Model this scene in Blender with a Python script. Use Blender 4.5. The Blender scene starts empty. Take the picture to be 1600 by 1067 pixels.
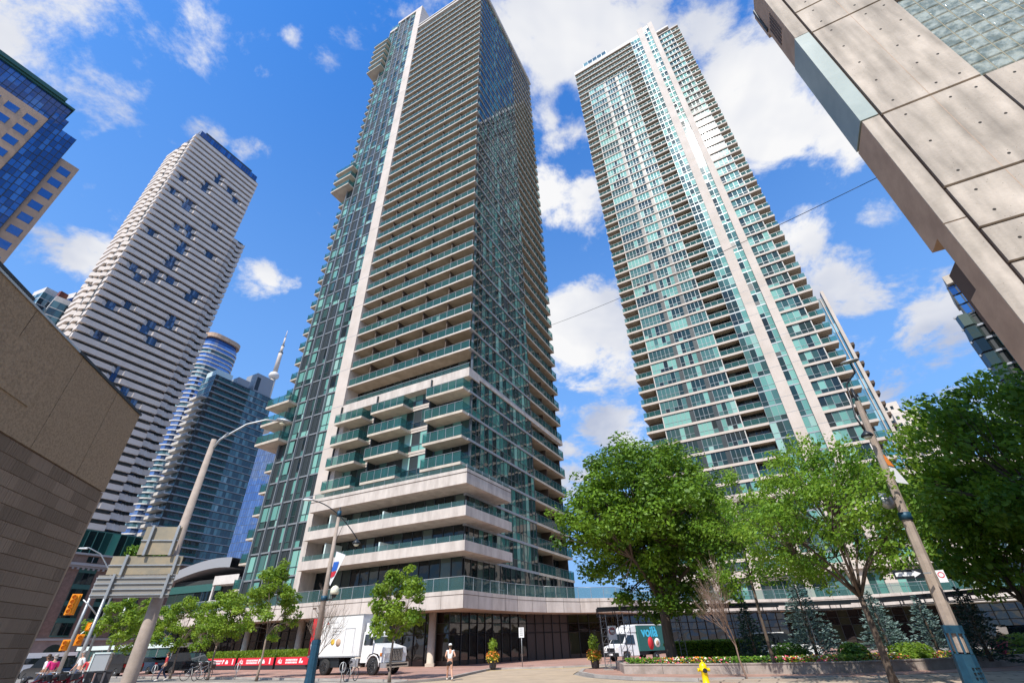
import bpy, math, random
from mathutils import Vector, Matrix
random.seed(7)
R = math.radians
S = bpy.context.scene
COL = S.collection
PI = math.pi

# ------------------------------------------------------------------ camera
FPX, PITCH, ROLL, HC = 708.0, R(33.6), R(-1.75), 1.7
_F = Vector((0, math.cos(PITCH), math.sin(PITCH)))
_R = Vector((1, 0, 0)); _U = Vector((0, -math.sin(PITCH), math.cos(PITCH)))
_R2 = _R*math.cos(ROLL) + _U*math.sin(ROLL)
_U2 = -_R*math.sin(ROLL) + _U*math.cos(ROLL)
cd = bpy.data.cameras.new('camera'); cam = bpy.data.objects.new('camera', cd); COL.objects.link(cam)
cd.sensor_width = 36; cd.lens = FPX/1600*36; cd.clip_end = 6000; cd.clip_start = 0.1
m = Matrix((( _R2.x, _U2.x, -_F.x, 0), (_R2.y, _U2.y, -_F.y, 0), (_R2.z, _U2.z, -_F.z, HC), (0, 0, 0, 1)))
cam.matrix_world = m
S.camera = cam

def pdir(x, y):                     # direction seen at a photograph pixel
    return (_F + _R2*((x-800)/FPX) - _U2*((y-533.5)/FPX)).normalized()
def P(az, d, z=0.0):                # world point at a compass bearing and ground distance
    a = R(az); return Vector((d*math.sin(a), d*math.cos(a), z))

# ------------------------------------------------------------------ sky, sun, exposure
SUN_AZ, SUN_EL = 203.5, 51.0
S.view_settings.view_transform = 'Standard'; S.view_settings.look = 'None'
S.view_settings.exposure = 0.37; S.view_settings.gamma = 1
S.render.engine = 'CYCLES'
S.cycles.max_bounces = 7; S.cycles.transparent_max_bounces = 16; S.cycles.glossy_bounces = 4
S.cycles.diffuse_bounces = 3

W = bpy.data.worlds.new('World'); S.world = W; W.use_nodes = True
nt = W.node_tree; nt.nodes.clear()
def N(t, **k):
    n = nt.nodes.new(t)
    for a, b in k.items(): setattr(n, a, b)
    return n
def Lk(a, b): nt.links.new(a, b)
out = N('ShaderNodeOutputWorld'); bg = N('ShaderNodeBackground'); Lk(bg.outputs[0], out.inputs[0])
sky = N('ShaderNodeTexSky', sky_type='NISHITA'); sky.sun_disc = False
sky.sun_elevation = R(SUN_EL); sky.sun_rotation = R(SUN_AZ)
sky.air_density = 1.15; sky.dust_density = 1.1; sky.ozone_density = 4.0
hs = N('ShaderNodeHueSaturation'); hs.inputs['Saturation'].default_value = 1.22; hs.inputs['Value'].default_value = 1.0
Lk(sky.outputs[0], hs.inputs['Color'])
tn = N('ShaderNodeMix', data_type='RGBA', blend_type='MULTIPLY'); tn.inputs[0].default_value = 1.0; Lk(hs.outputs[0], tn.inputs[6]); tn.inputs[7].default_value = (0.86, 1.68, 2.3, 1)
tc = N('ShaderNodeTexCoord')
# cloud layer: a plane of cloud far overhead, noise on the direction projected onto it
sep = N('ShaderNodeSeparateXYZ'); Lk(tc.outputs['Generated'], sep.inputs[0])
zc = N('ShaderNodeMath', operation='MAXIMUM'); Lk(sep.outputs[2], zc.inputs[0]); zc.inputs[1].default_value = 0.0
za = N('ShaderNodeMath', operation='ADD'); Lk(zc.outputs[0], za.inputs[0]); za.inputs[1].default_value = 0.35
dv = N('ShaderNodeVectorMath', operation='SCALE')
iv = N('ShaderNodeMath', operation='DIVIDE'); iv.inputs[0].default_value = 1.0; Lk(za.outputs[0], iv.inputs[1])
Lk(tc.outputs['Generated'], dv.inputs[0]); Lk(iv.outputs[0], dv.inputs['Scale'])
def noise(scale, det, rough, dist=0.0, off=(0, 0, 0)):
    mp = N('ShaderNodeMapping'); mp.inputs['Location'].default_value = off
    Lk(dv.outputs[0], mp.inputs[0])
    n = N('ShaderNodeTexNoise'); n.inputs['Scale'].default_value = scale; n.inputs['Detail'].default_value = det
    n.inputs['Roughness'].default_value = rough; n.inputs['Distortion'].default_value = dist
    Lk(mp.outputs[0], n.inputs['Vector']); return n.outputs[0]
n1 = noise(5.6, 11, 0.64, 0.2); n2 = noise(2.2, 5, 0.55, 0.2, (3, 1, 7))
CLOUDS = [(0, 20, 12, .95), (50, 50, 8, .85), (10, 95, 5, .7), (110, 20, 3, .4), (545, 60, 3.5, .5), (520, 100, 3, .45), (560, 95, 2, .3),
 (840, 0, 8, .95), (900, 30, 8, 1), (960, 60, 7, .85), (870, 90, 5, .75), (1010, 10, 6, .7), (930, 105, 6, .7), (830, 50, 4, .5),
 (1110, 40, 7, 1), (1150, 90, 8, 1), (1200, 130, 8, 1), (1250, 190, 7, .95), (1160, 180, 7, .95), (1120, 130, 6, .95), (1290, 215, 4, .8), (1210, 215, 5, .9), (1230, 80, 5, .75), (1190, 20, 6, .8),
 (850, 180, 4, .65), (860, 230, 3.5, .6), (900, 200, 4, .55), (860, 300, 5, .85), (910, 320, 5.5, .85), (880, 340, 4, .7), (855, 130, 4, .6),
 (880, 500, 6, .85), (930, 490, 6, .9), (970, 520, 6, .85), (900, 560, 6, .85), (960, 570, 6, .75), (870, 640, 5, .6), (930, 600, 5, .55), (950, 655, 6, .65), (1000, 660, 5, .5), (880, 760, 5, .65), (890, 700, 4, .45), (920, 740, 4, .4),
 (1260, 390, 5, .8), (1310, 430, 7, .85), (1350, 450, 6, .85), (1280, 460, 6, .75), (1390, 450, 4.5, .75), (1250, 430, 5, .6), (1370, 340, 3.5, .62), (1320, 245, 4, .55), (1250, 252, 2.5, .4), (1395, 335, 2.5, .45),
 (1450, 500, 5.5, .75), (1485, 460, 4.5, .7), (1425, 520, 4, .6), (1330, 545, 5, .6), (1300, 510, 5, .55), (1390, 600, 4, .5), (1370, 580, 3, .4), (1470, 640, 4, .35), (1560, 620, 5, .4),
 (420, 432, 3.3, .72), (450, 448, 2.6, .62), (393, 450, 2.4, .55), (425, 450, 3, .6), (80, 385, 3.5, .62), (120, 392, 3.5, .66), (155, 405, 3, .55), (60, 395, 3, .4),
 (340, 215, 2.5, .45), (385, 235, 3, .55), (312, 198, 2, .42), (400, 243, 2, .4), (215, 212, 1.5, .3), (1590, 300, 5, .4), (130, 262, 3, .35), (140, 280, 2, .3), (110, 262, 2, .42), (460, 50, 1.6, .32)]
acc = None
for (cx, cy, rad, st) in CLOUDS:
    d = pdir(cx, cy)
    ds = N('ShaderNodeVectorMath', operation='DISTANCE'); Lk(tc.outputs['Generated'], ds.inputs[0]); ds.inputs[1].default_value = d
    mr = N('ShaderNodeMapRange', interpolation_type='SMOOTHSTEP')
    mr.inputs['From Min'].default_value = R(rad)*1.2; mr.inputs['From Max'].default_value = 0.0
    mr.inputs['To Min'].default_value = 0.0; mr.inputs['To Max'].default_value = st*.95
    Lk(ds.outputs['Value'], mr.inputs['Value'])
    if acc is None: acc = mr.outputs[0]
    else:
        mx = N('ShaderNodeMath', operation='MAXIMUM'); Lk(acc, mx.inputs[0]); Lk(mr.outputs[0], mx.inputs[1]); acc = mx.outputs[0]
# directions behind the camera carry ordinary broken cloud too
bk = N('ShaderNodeMapRange'); bk.inputs['From Min'].default_value = 0.1; bk.inputs['From Max'].default_value = -0.5
bk.inputs['To Min'].default_value = 0.0; bk.inputs['To Max'].default_value = 0.42; Lk(sep.outputs[1], bk.inputs['Value'])
mx = N('ShaderNodeMath', operation='MAXIMUM'); Lk(acc, mx.inputs[0]); Lk(bk.outputs[0], mx.inputs[1]); acc = mx.outputs[0]
a1 = N('ShaderNodeMath', operation='MULTIPLY_ADD'); Lk(n1, a1.inputs[0]); a1.inputs[1].default_value = 2.8; a1.inputs[2].default_value = -1.62
a2 = N('ShaderNodeMath', operation='MULTIPLY_ADD'); Lk(acc, a2.inputs[0]); a2.inputs[1].default_value = 1.0; Lk(a1.outputs[0], a2.inputs[2])
cm = N('ShaderNodeMapRange', interpolation_type='SMOOTHSTEP'); cm.inputs['From Min'].default_value = 0.02; cm.inputs['From Max'].default_value = 0.5
Lk(a2.outputs[0], cm.inputs['Value'])
cr = N('ShaderNodeValToRGB'); Lk(n2, cr.inputs[0])
cr.color_ramp.elements[0].position = 0.35; cr.color_ramp.elements[0].color = (4.2, 4.7, 6.0, 1)
cr.color_ramp.elements[1].position = 0.6; cr.color_ramp.elements[1].color = (8.0, 8.0, 8.1, 1)
hzf = N('ShaderNodeMapRange'); hzf.inputs['From Min'].default_value = 0.93; hzf.inputs['From Max'].default_value = 0.12; hzf.inputs['To Min'].default_value = 0.0; hzf.inputs['To Max'].default_value = 0.95; Lk(sep.outputs[2], hzf.inputs['Value'])
hzm = N('ShaderNodeMix', data_type='RGBA'); Lk(hzf.outputs[0], hzm.inputs[0]); Lk(tn.outputs[2], hzm.inputs[6]); hzm.inputs[7].default_value = (2.3, 4.3, 7.9, 1)   # paler air towards the horizon
mixc = N('ShaderNodeMix', data_type='RGBA'); Lk(cm.outputs[0], mixc.inputs[0]); Lk(hzm.outputs[2], mixc.inputs[6]); Lk(cr.outputs[0], mixc.inputs[7])
Lk(mixc.outputs[2], bg.inputs[0]); bg.inputs[1].default_value = 0.092

sl = bpy.data.lights.new('sun', 'SUN'); sl.energy = 4.3; sl.angle = R(0.53); sl.color = (1, 0.95, 0.87)
so = bpy.data.objects.new('sun', sl); COL.objects.link(so)
sdir = Vector((math.sin(R(SUN_AZ))*math.cos(R(SUN_EL)), math.cos(R(SUN_AZ))*math.cos(R(SUN_EL)), math.sin(R(SUN_EL))))
so.rotation_euler = sdir.to_track_quat('Z', 'Y').to_euler()
so.location = (-20, -40, 60)

# ------------------------------------------------------------------ mesh builder
class MB:
    def __init__(s): s.v = []; s.f = []; s.m = []; s.r = []; s.sm = []
    def face(s, pts, m=0, r=None, sm=False):
        b = len(s.v); s.v += [tuple(p) for p in pts]; s.f.append(tuple(range(b, b+len(pts))))
        s.m.append(m); s.r.append(random.random() if r is None else r); s.sm.append(sm)
    def box(s, x0, x1, y0, y1, z0, z1, m=0, r=None, T=None):
        r = random.random() if r is None else r
        b = len(s.v)
        pts = [(x, y, z) for z in (z0, z1) for y in (y0, y1) for x in (x0, x1)]
        if T is not None: pts = [tuple(T @ Vector(p)) for p in pts]
        s.v += pts
        for q in ((0, 2, 3, 1), (4, 5, 7, 6), (0, 1, 5, 4), (2, 6, 7, 3), (0, 4, 6, 2), (1, 3, 7, 5)):
            s.f.append(tuple(b+i for i in q)); s.m.append(m); s.r.append(r); s.sm.append(False)
        return s
    def prism(s, poly, z0, z1, m=0, r=None):
        r = random.random() if r is None else r
        n = len(poly); b = len(s.v)
        ar = sum(poly[i][0]*poly[(i+1) % n][1]-poly[(i+1) % n][0]*poly[i][1] for i in range(n))
        if ar < 0: poly = poly[::-1]
        s.v += [(p[0], p[1], z0) for p in poly] + [(p[0], p[1], z1) for p in poly]
        s.f.append(tuple(b+i for i in reversed(range(n)))); s.f.append(tuple(b+n+i for i in range(n)))
        for i in range(n): j = (i+1) % n; s.f.append((b+i, b+j, b+n+j, b+n+i))
        s.m += [m]*(n+2); s.r += [r]*(n+2); s.sm += [False]*(n+2); return s
    def tube(s, pts, rad, n=8, m=0, r=None, cap=True, sm=True):
        r = random.random() if r is None else r
        pts = [Vector(p) for p in pts]
        if not isinstance(rad, (list, tuple)): rad = [rad]*len(pts)
        b = len(s.v); up = None
        for i, p in enumerate(pts):
            t = (pts[min(i+1, len(pts)-1)]-pts[max(i-1, 0)])
            if t.length < 1e-9: t = Vector((0, 0, 1))
            t.normalize()
            if up is None or abs(up.dot(t)) > .99: up = Vector((0, 0, 1)) if abs(t.z) < .9 else Vector((1, 0, 0))
            a = t.cross(up).normalized(); c = a.cross(t).normalized(); up = c
            for k in range(n):
                q = 2*PI*k/n
                s.v.append(tuple(p + a*(rad[i]*math.cos(q)) + c*(rad[i]*math.sin(q))))
        for i in range(len(pts)-1):
            for k in range(n):
                s.f.append((b+i*n+k, b+i*n+(k+1) % n, b+(i+1)*n+(k+1) % n, b+(i+1)*n+k)); s.m.append(m); s.r.append(r); s.sm.append(sm)
        if cap:
            s.f.append(tuple(b+k for k in reversed(range(n)))); s.f.append(tuple(b+(len(pts)-1)*n+k for k in range(n)))
            s.m += [m, m]; s.r += [r, r]; s.sm += [False, False]
        return s
    def lathe(s, prof, c=(0, 0, 0), n=20, m=0, sm=True, T=None):
        b = len(s.v); r = random.random()
        for (rr, z) in prof:
            for k in range(n):
                q = 2*PI*k/n; p = Vector((rr*math.cos(q), rr*math.sin(q), z))
                if T is not None: p = T @ p
                s.v.append((c[0]+p.x, c[1]+p.y, c[2]+p.z))
        for i in range(len(prof)-1):
            for k in range(n):
                s.f.append((b+i*n+k, b+i*n+(k+1) % n, b+(i+1)*n+(k+1) % n, b+(i+1)*n+k)); s.m.append(m); s.r.append(r); s.sm.append(sm)
        s.f.append(tuple(b+k for k in reversed(range(n)))); s.f.append(tuple(b+(len(prof)-1)*n+k for k in range(n)))
        s.m += [m, m]; s.r += [r, r]; s.sm += [False, False]
        return s
    def mesh(s, name, mats):
        me = bpy.data.meshes.new(name); me.from_pydata(s.v, [], s.f)
        if not isinstance(mats, (list, tuple)): mats = [mats]
        for q in mats: me.materials.append(q)
        me.polygons.foreach_set('material_index', s.m)
        me.polygons.foreach_set('use_smooth', s.sm)
        at = me.attributes.new('rnd', 'FLOAT', 'FACE'); at.data.foreach_set('value', s.r)
        me.update(); return me
    def build(s, name, mats, parent=None, loc=(0, 0, 0), rotz=0.0):
        return link(name, s.mesh(name, mats), parent, loc, rotz)
def link(name, me, parent=None, loc=(0, 0, 0), rotz=0.0):
    o = bpy.data.objects.new(name, me); COL.objects.link(o); o.parent = parent
    o.location = loc; o.rotation_euler = (0, 0, rotz); return o
def thing(name, label, cat, loc=(0, 0, 0), rotz=0.0, group=None):
    o = bpy.data.objects.new(name, None); COL.objects.link(o); o.empty_display_size = .5
    o.location = loc; o.rotation_euler = (0, 0, rotz); return tag(o, label, cat, group)
def tag(o, label, cat, group=None):
    o['label'] = label; o['category'] = cat
    if group: o['group'] = group
    return o
def struct(o, kind='structure'): o['kind'] = kind; return o
def copy_tree(o, parent=None):
    c = o.copy(); COL.objects.link(c); c.parent = parent
    for ch in list(o.children): copy_tree(ch, c)
    return c

# ------------------------------------------------------------------ materials
M = {}
def mat(name, col, rough=.6, metal=0.0, col2=None, ns=3.0, bump=0.0, bs=30.0, spec=.5, alpha=1.0, attr=False, detail=6, emis=None, lo=.35, hi=.65, coords='Object', stretch=None):
    mt = bpy.data.materials.new(name); mt.use_nodes = True; t = mt.node_tree; b = t.nodes['Principled BSDF']
    b.inputs['Base Color'].default_value = (*col, 1); b.inputs['Roughness'].default_value = rough
    b.inputs['Metallic'].default_value = metal; b.inputs['Specular IOR Level'].default_value = spec; b.inputs['Alpha'].default_value = alpha
    tcn = t.nodes.new('ShaderNodeTexCoord'); mpn = t.nodes.new('ShaderNodeMapping'); t.links.new(tcn.outputs[coords], mpn.inputs[0])
    if stretch: mpn.inputs['Scale'].default_value = stretch
    if col2 is not None:
        if attr:
            a = t.nodes.new('ShaderNodeAttribute'); a.attribute_name = 'rnd'; fac = a.outputs['Fac']
        else:
            n = t.nodes.new('ShaderNodeTexNoise'); n.inputs['Scale'].default_value = ns; n.inputs['Detail'].default_value = detail; n.inputs['Roughness'].default_value = .65
            t.links.new(mpn.outputs[0], n.inputs['Vector'])
            mr = t.nodes.new('ShaderNodeMapRange'); mr.inputs['From Min'].default_value = lo; mr.inputs['From Max'].default_value = hi
            t.links.new(n.outputs[0], mr.inputs['Value']); fac = mr.outputs[0]
        mx = t.nodes.new('ShaderNodeMix'); mx.data_type = 'RGBA'; t.links.new(fac, mx.inputs[0])
        mx.inputs[6].default_value = (*col, 1); mx.inputs[7].default_value = (*col2, 1); t.links.new(mx.outputs[2], b.inputs['Base Color'])
    if bump:
        n = t.nodes.new('ShaderNodeTexNoise'); n.inputs['Scale'].default_value = bs; n.inputs['Detail'].default_value = 5
        t.links.new(mpn.outputs[0], n.inputs['Vector'])
        bp = t.nodes.new('ShaderNodeBump'); bp.inputs['Strength'].default_value = bump; bp.inputs['Distance'].default_value = .02
        t.links.new(n.outputs[0], bp.inputs['Height']); t.links.new(bp.outputs[0], b.inputs['Normal'])
    if emis: b.inputs['Emission Color'].default_value = (*emis, 1); b.inputs['Emission Strength'].default_value = 1.0
    M[name] = mt; return mt
def glass(name, stops, ior=1.75, rough=.03, wob=.02, wscale=.6, metal=0.0):
    """window panes: colour of the room / blind behind the pane per pane (face attribute), coated reflecting surface, slight ripple"""
    mt = bpy.data.materials.new(name); mt.use_nodes = True; t = mt.node_tree; b = t.nodes['Principled BSDF']
    a = t.nodes.new('ShaderNodeAttribute'); a.attribute_name = 'rnd'
    r = t.nodes.new('ShaderNodeValToRGB'); r.color_ramp.interpolation = 'CONSTANT'
    e = r.color_ramp.elements
    while len(e) < len(stops): e.new(.5)
    for i, (p, c) in enumerate(stops): e[i].position = p; e[i].color = (*c, 1)
    t.links.new(a.outputs['Fac'], r.inputs[0]); t.links.new(r.outputs[0], b.inputs['Base Color'])
    b.inputs['Roughness'].default_value = rough; b.inputs['IOR'].default_value = ior; b.inputs['Metallic'].default_value = metal
    tcn = t.nodes.new('ShaderNodeTexCoord'); ad = t.nodes.new('ShaderNodeVectorMath'); ad.operation = 'ADD'
    sc = t.nodes.new('ShaderNodeVectorMath'); sc.operation = 'SCALE'; sc.inputs['Scale'].default_value = 50.0
    cb = t.nodes.new('ShaderNodeCombineXYZ'); t.links.new(a.outputs['Fac'], cb.inputs[0]); t.links.new(a.outputs['Fac'], cb.inputs[2])
    t.links.new(cb.outputs[0], sc.inputs[0]); t.links.new(tcn.outputs['Object'], ad.inputs[0]); t.links.new(sc.outputs[0], ad.inputs[1])
    n = t.nodes.new('ShaderNodeTexNoise'); n.inputs['Scale'].default_value = wscale; n.inputs['Detail'].default_value = 1.0
    t.links.new(ad.outputs[0], n.inputs['Vector'])
    bp = t.nodes.new('ShaderNodeBump'); bp.inputs['Strength'].default_value = 1.0; bp.inputs['Distance'].default_value = wob
    t.links.new(n.outputs[0], bp.inputs['Height']); t.links.new(bp.outputs[0], b.inputs['Normal'])
    M[name] = mt; return mt
def clear(name, tint, fac=.35, rough=.03):
    mt = bpy.data.materials.new(name); mt.use_nodes = True; t = mt.node_tree; t.nodes.clear()
    o = t.nodes.new('ShaderNodeOutputMaterial'); mx = t.nodes.new('ShaderNodeMixShader'); tr = t.nodes.new('ShaderNodeBsdfTransparent')
    b = t.nodes.new('ShaderNodeBsdfPrincipled'); b.inputs['Base Color'].default_value = (tint[0]*.12, tint[1]*.22, tint[2]*.22, 1)
    b.inputs['Roughness'].default_value = rough; b.inputs['IOR'].default_value = 1.4
    tr.inputs[0].default_value = (*tint, 1); mx.inputs[0].default_value = fac
    t.links.new(tr.outputs[0], mx.inputs[1]); t.links.new(b.outputs[0], mx.inputs[2]); t.links.new(mx.outputs[0], o.inputs[0]); M[name] = mt; return mt
def leafmat(name, c1, c2, trans=.35):
    mt = bpy.data.materials.new(name); mt.use_nodes = True; t = mt.node_tree; t.nodes.clear()
    o = t.nodes.new('ShaderNodeOutputMaterial'); mx = t.nodes.new('ShaderNodeMixShader'); mx.inputs[0].default_value = trans
    b = t.nodes.new('ShaderNodeBsdfPrincipled'); b.inputs['Roughness'].default_value = .5; b.inputs['Specular IOR Level'].default_value = .35
    tl = t.nodes.new('ShaderNodeBsdfTranslucent')
    a = t.nodes.new('ShaderNodeAttribute'); a.attribute_name = 'rnd'
    m1 = t.nodes.new('ShaderNodeMix'); m1.data_type = 'RGBA'; t.links.new(a.outputs['Fac'], m1.inputs[0])
    m1.inputs[6].default_value = (*c1, 1); m1.inputs[7].default_value = (*c2, 1)
    t.links.new(m1.outputs[2], b.inputs['Base Color'])
    hsn = t.nodes.new('ShaderNodeHueSaturation'); hsn.inputs['Hue'].default_value = .485; hsn.inputs['Value'].default_value = 1.25
    t.links.new(m1.outputs[2], hsn.inputs['Color']); t.links.new(hsn.outputs[0], tl.inputs[0])
    t.links.new(b.outputs[0], mx.inputs[1]); t.links.new(tl.outputs[0], mx.inputs[2]); t.links.new(mx.outputs[0], o.inputs[0]); M[name] = mt; return mt

mat('white_paint', (.6, .52, .46), .75, col2=(.5, .43, .37), ns=.25, bump=.1, bs=8)
mat('fascia_concrete', (.62, .55, .49), .8, col2=(.44, .38, .335), ns=1.1, bump=.15, bs=12, stretch=(1, 1, .25))
mat('slab_concrete', (.6, .52, .42), .8, col2=(.42, .36, .3), ns=.7, bump=.2, bs=10)
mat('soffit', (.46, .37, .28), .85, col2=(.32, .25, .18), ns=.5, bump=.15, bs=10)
mat('slab_pale', (.68, .64, .6), .7, col2=(.55, .51, .47), ns=.6)
mat('dark_metal', (.035, .04, .045), .45, .3)
mat('mullion', (.12, .14, .15), .4, .5)
mat('mullion_pale', (.3, .32, .33), .4, .4)
mat('spandrel', (.03, .038, .04), .4)
mat('brown_recess', (.12, .08, .055), .8, col2=(.07, .048, .035), ns=.6)
mat('core_wall', (.04, .045, .045), .7)
mat('grey_panel', (.3, .31, .33), .5)
glass('teal_glass', [(0, (.006, .02, .02)), (.35, (.012, .05, .045)), (.55, (.025, .1, .085)), (.72, (.06, .22, .175)), (.86, (.2, .4, .32)), (.93, (.008, .018, .018))], 1.62, .02, .012)
glass('mint_glass', [(0, (.015, .035, .035)), (.22, (.035, .08, .075)), (.38, (.13, .31, .27)), (.55, (.2, .42, .36)), (.7, (.07, .16, .15)), (.86, (.28, .46, .41)), (.94, (.012, .02, .022))], 1.52, .05, .006)
glass('lobby_glass', [(0, (.014, .01, .009)), (.4, (.02, .014, .011)), (.7, (.035, .035, .02))], 1.75, .03, .03)
glass('deep_glass', [(0, (.006, .012, .014)), (.4, (.012, .022, .022)), (.65, (.03, .05, .045)), (.88, (.09, .12, .1))], 1.5, .03, .02)
glass('blue_glass', [(0, (.01, .06, .22)), (.5, (.02, .12, .38)), (.85, (.05, .18, .46))], 1.8, .03, .02, metal=.25)
glass('sky_glass', [(0, (.14, .22, .42)), (.5, (.17, .26, .47)), (.8, (.2, .3, .52))], 2.2, .03, .06, .25, metal=.7)
glass('pale_glass', [(0, (.03, .06, .075)), (.35, (.06, .13, .15)), (.65, (.12, .23, .25)), (.85, (.25, .38, .4))], 1.65, .04, .02)
glass('cyan_glass', [(0, (.1, .28, .42)), (.4, (.2, .42, .58)), (.75, (.35, .6, .72))], 2.0, .04, .02, metal=.3)
clear('railing_glass', (.4, .68, .65), .5)
clear('railing_clear', (.68, .8, .78), .4)
mat('frosted_glass', (.62, .72, .68), .25, spec=.8)
mat('aluminium', (.5, .5, .5), .35, .8, bump=.05)
mat('red_steel', (.16, .04, .02), .5)

def grid_wall(mb, axis, c, a0, a1, z0, z1, w, gm, mm, gap=.05, proud=.05, transom=None, sgn=-1, spand=None):
    """a run of panes in the plane axis=c from a0..a1; panes gm, mullions mm; sgn = outward direction"""
    n = max(1, round((a1-a0)/w)); w = (a1-a0)/n
    for i in range(n):
        p0 = a0+i*w; p1 = p0+w
        rows = [(z0, z1)] if transom is None else [(z0, z0+transom), (z0+transom, z1)]
        rr = random.random()
        for (q0, q1) in rows:
            mm_ = gm; r = rr if random.random() < .7 else random.random()
            if spand and random.random() < spand[0]: mm_ = spand[1]
            if axis == 'y':
                pts = [(p0, c, q0), (p1, c, q0), (p1, c, q1), (p0, c, q1)]
                if sgn > 0: pts = pts[::-1]
            else:
                pts = [(c, p0, q0), (c, p1, q0), (c, p1, q1), (c, p0, q1)]
                if sgn < 0: pts = pts[::-1]
            mb.face(pts, mm_, r)
    def bar(u0, u1, v0, v1):
        lo, hi = sorted((c, c+sgn*proud))
        if axis == 'y': mb.box(u0, u1, lo, hi, v0, v1, mm)
        else: mb.box(lo, hi, u0, u1, v0, v1, mm)
    for i in range(n+1):
        u = a0+i*w; bar(u-gap/2, u+gap/2, z0, z1)
    if transom is not None:
        for i in range(n): bar(a0+i*w+gap/2, a0+(i+1)*w-gap/2, z0+transom-gap/2, z0+transom+gap/2)
def leafball(b, c, r, n, size, m=0, squash=1.0, up=.5):
    base = random.random()  # one tone per tuft, putting sunlit and shaded foliage into the leaf colour
    for _ in range(n):
        while True:
            p = Vector((random.uniform(-1, 1), random.uniform(-1, 1), random.uniform(-1, 1)))
            if .25 < p.length < 1: break
        q = Vector((p.x*r, p.y*r, p.z*r*squash))+Vector(c)
        n1_ = (p.normalized()*.7+Vector((random.gauss(0, .5), random.gauss(0, .5), random.gauss(up, .5)))).normalized()
        a = n1_.cross(Vector((random.random(), random.random(), random.random()+.1))).normalized(); c2 = n1_.cross(a)
        s1 = size*random.uniform(.45, 1.35); s2 = s1*.55
        b.face([q-a*s1, q-c2*s2, q+a*s1, q+c2*s2], m, base*.55+random.random()**1.6*.45)


mat('balcony_plant', (.05, .13, .02), .7, col2=(.14, .25, .04), attr=True)
GRID = R(-27.3)

# ================================================================== THE SETTING: ground, plaza, road
struct(link('ground', (lambda b: (b.face([(-1500, -600, -.02), (1500, -600, -.02), (1500, 3000, -.02), (-1500, 3000, -.02)]), b.mesh('ground', mat('ground_paving', (.3, .27, .24), .9, col2=(.22, .2, .18), ns=.15, bump=.2, bs=3)))[1])(MB())))
def brickmat(name, c1, c2, mortar, scale):
    mt = mat(name, c1, .85); t = mt.node_tree; b = t.nodes['Principled BSDF']
    tcn = t.nodes.new('ShaderNodeTexCoord'); mp = t.nodes.new('ShaderNodeMapping'); mp.inputs['Rotation'].default_value = (0, 0, -GRID)
    br = t.nodes.new('ShaderNodeTexBrick'); t.links.new(tcn.outputs['Object'], mp.inputs[0]); t.links.new(mp.outputs[0], br.inputs['Vector'])
    br.inputs['Color1'].default_value = (*c1, 1); br.inputs['Color2'].default_value = (*c2, 1); br.inputs['Mortar'].default_value = (*mortar, 1)
    br.inputs['Scale'].default_value = scale; br.inputs['Mortar Size'].default_value = .015
    n = t.nodes.new('ShaderNodeTexNoise'); n.inputs['Scale'].default_value = .35; n.inputs['Detail'].default_value = 6; t.links.new(tcn.outputs['Object'], n.inputs['Vector'])
    mr = t.nodes.new('ShaderNodeMapRange'); mr.inputs['From Min'].default_value = .3; mr.inputs['From Max'].default_value = .7; mr.inputs['To Min'].default_value = .72; mr.inputs['To Max'].default_value = 1.1
    t.links.new(n.outputs[0], mr.inputs['Value'])
    mx = t.nodes.new('ShaderNodeVectorMath'); mx.operation = 'SCALE'; t.links.new(br.outputs[0], mx.inputs[0]); t.links.new(mr.outputs[0], mx.inputs['Scale'])
    t.links.new(mx.outputs[0], b.inputs['Base Color']); return mt
brickmat('brick_pavers', (.47, .26, .2), (.38, .21, .16), (.3, .24, .2), 2.2)
mat('road_asphalt', (.5, .38, .26), .9, col2=(.33, .25, .18), ns=.7, bump=.35, bs=25, detail=9, lo=.3, hi=.75)
brickmat('sidewalk_concrete', (.52, .4, .3), (.46, .35, .27), (.2, .15, .12), .35)
mat('kerb_concrete', (.42, .38, .34), .85, col2=(.3, .27, .25), ns=1)
mat('yellow_paint', (.55, .38, .06), .7, col2=(.4, .3, .12), ns=3)

def poly(name, pts, z0, z1, m):
    b = MB(); b.prism([(p[0], p[1]) for p in pts], z0, z1); return struct(b.build(name, M[m]))
poly('sidewalk', [(-60, 40), (-30, 40), (-14, 33.5), (-7, 30), (-6, 26), (-60, 14)], -.01, .1, 'sidewalk_concrete')
LEFTB = [(-90, 78), (-48, 56), (-30, 46.5), (-18, 39.5), (-12, 35.5), (-6.5, 32), (-4.4, 33), (-3.6, 37.5), (-2.4, 43.4), (3.2, 42.9), (9, 44.5), (16, 49), (26, 53), (40, 53), (40, 100), (-60, 125)]
poly('plaza_paving', LEFTB, -.012, .104, 'brick_pavers')
poly('road', [(-14, 12), (-5.9, 26), (-6.9, 30.1), (-4.2, 32.9), (-3.4, 37.5), (-2.3, 43.3), (3.2, 42.8), (9, 44.4), (16, 48.9), (26, 52.9), (60, 52.9), (60, 41), (26, 41), (12, 40.5), (6, 40), (3.7, 37.5), (3.1, 34.5), (3.6, 31), (5.2, 28), (8, 25.8), (14, 24.4), (60, 22), (60, 5)], -.015, .012, 'road_asphalt')
poly('island_paving', [(4.2, 38), (3.6, 34.6), (4.1, 31.2), (5.6, 28.5), (8.2, 26.3), (14, 25), (24, 25.6), (40, 28), (60, 30), (60, 39.5), (12, 39.5), (6, 39.2)], -.013, .108, 'brick_pavers')
poly('front_sidewalk', [(8, 25.7), (14, 24.9), (24, 25.5), (40, 27.9), (60, 29.9), (60, 14), (12, 17)], -.016, .1, 'sidewalk_concrete')
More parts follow.
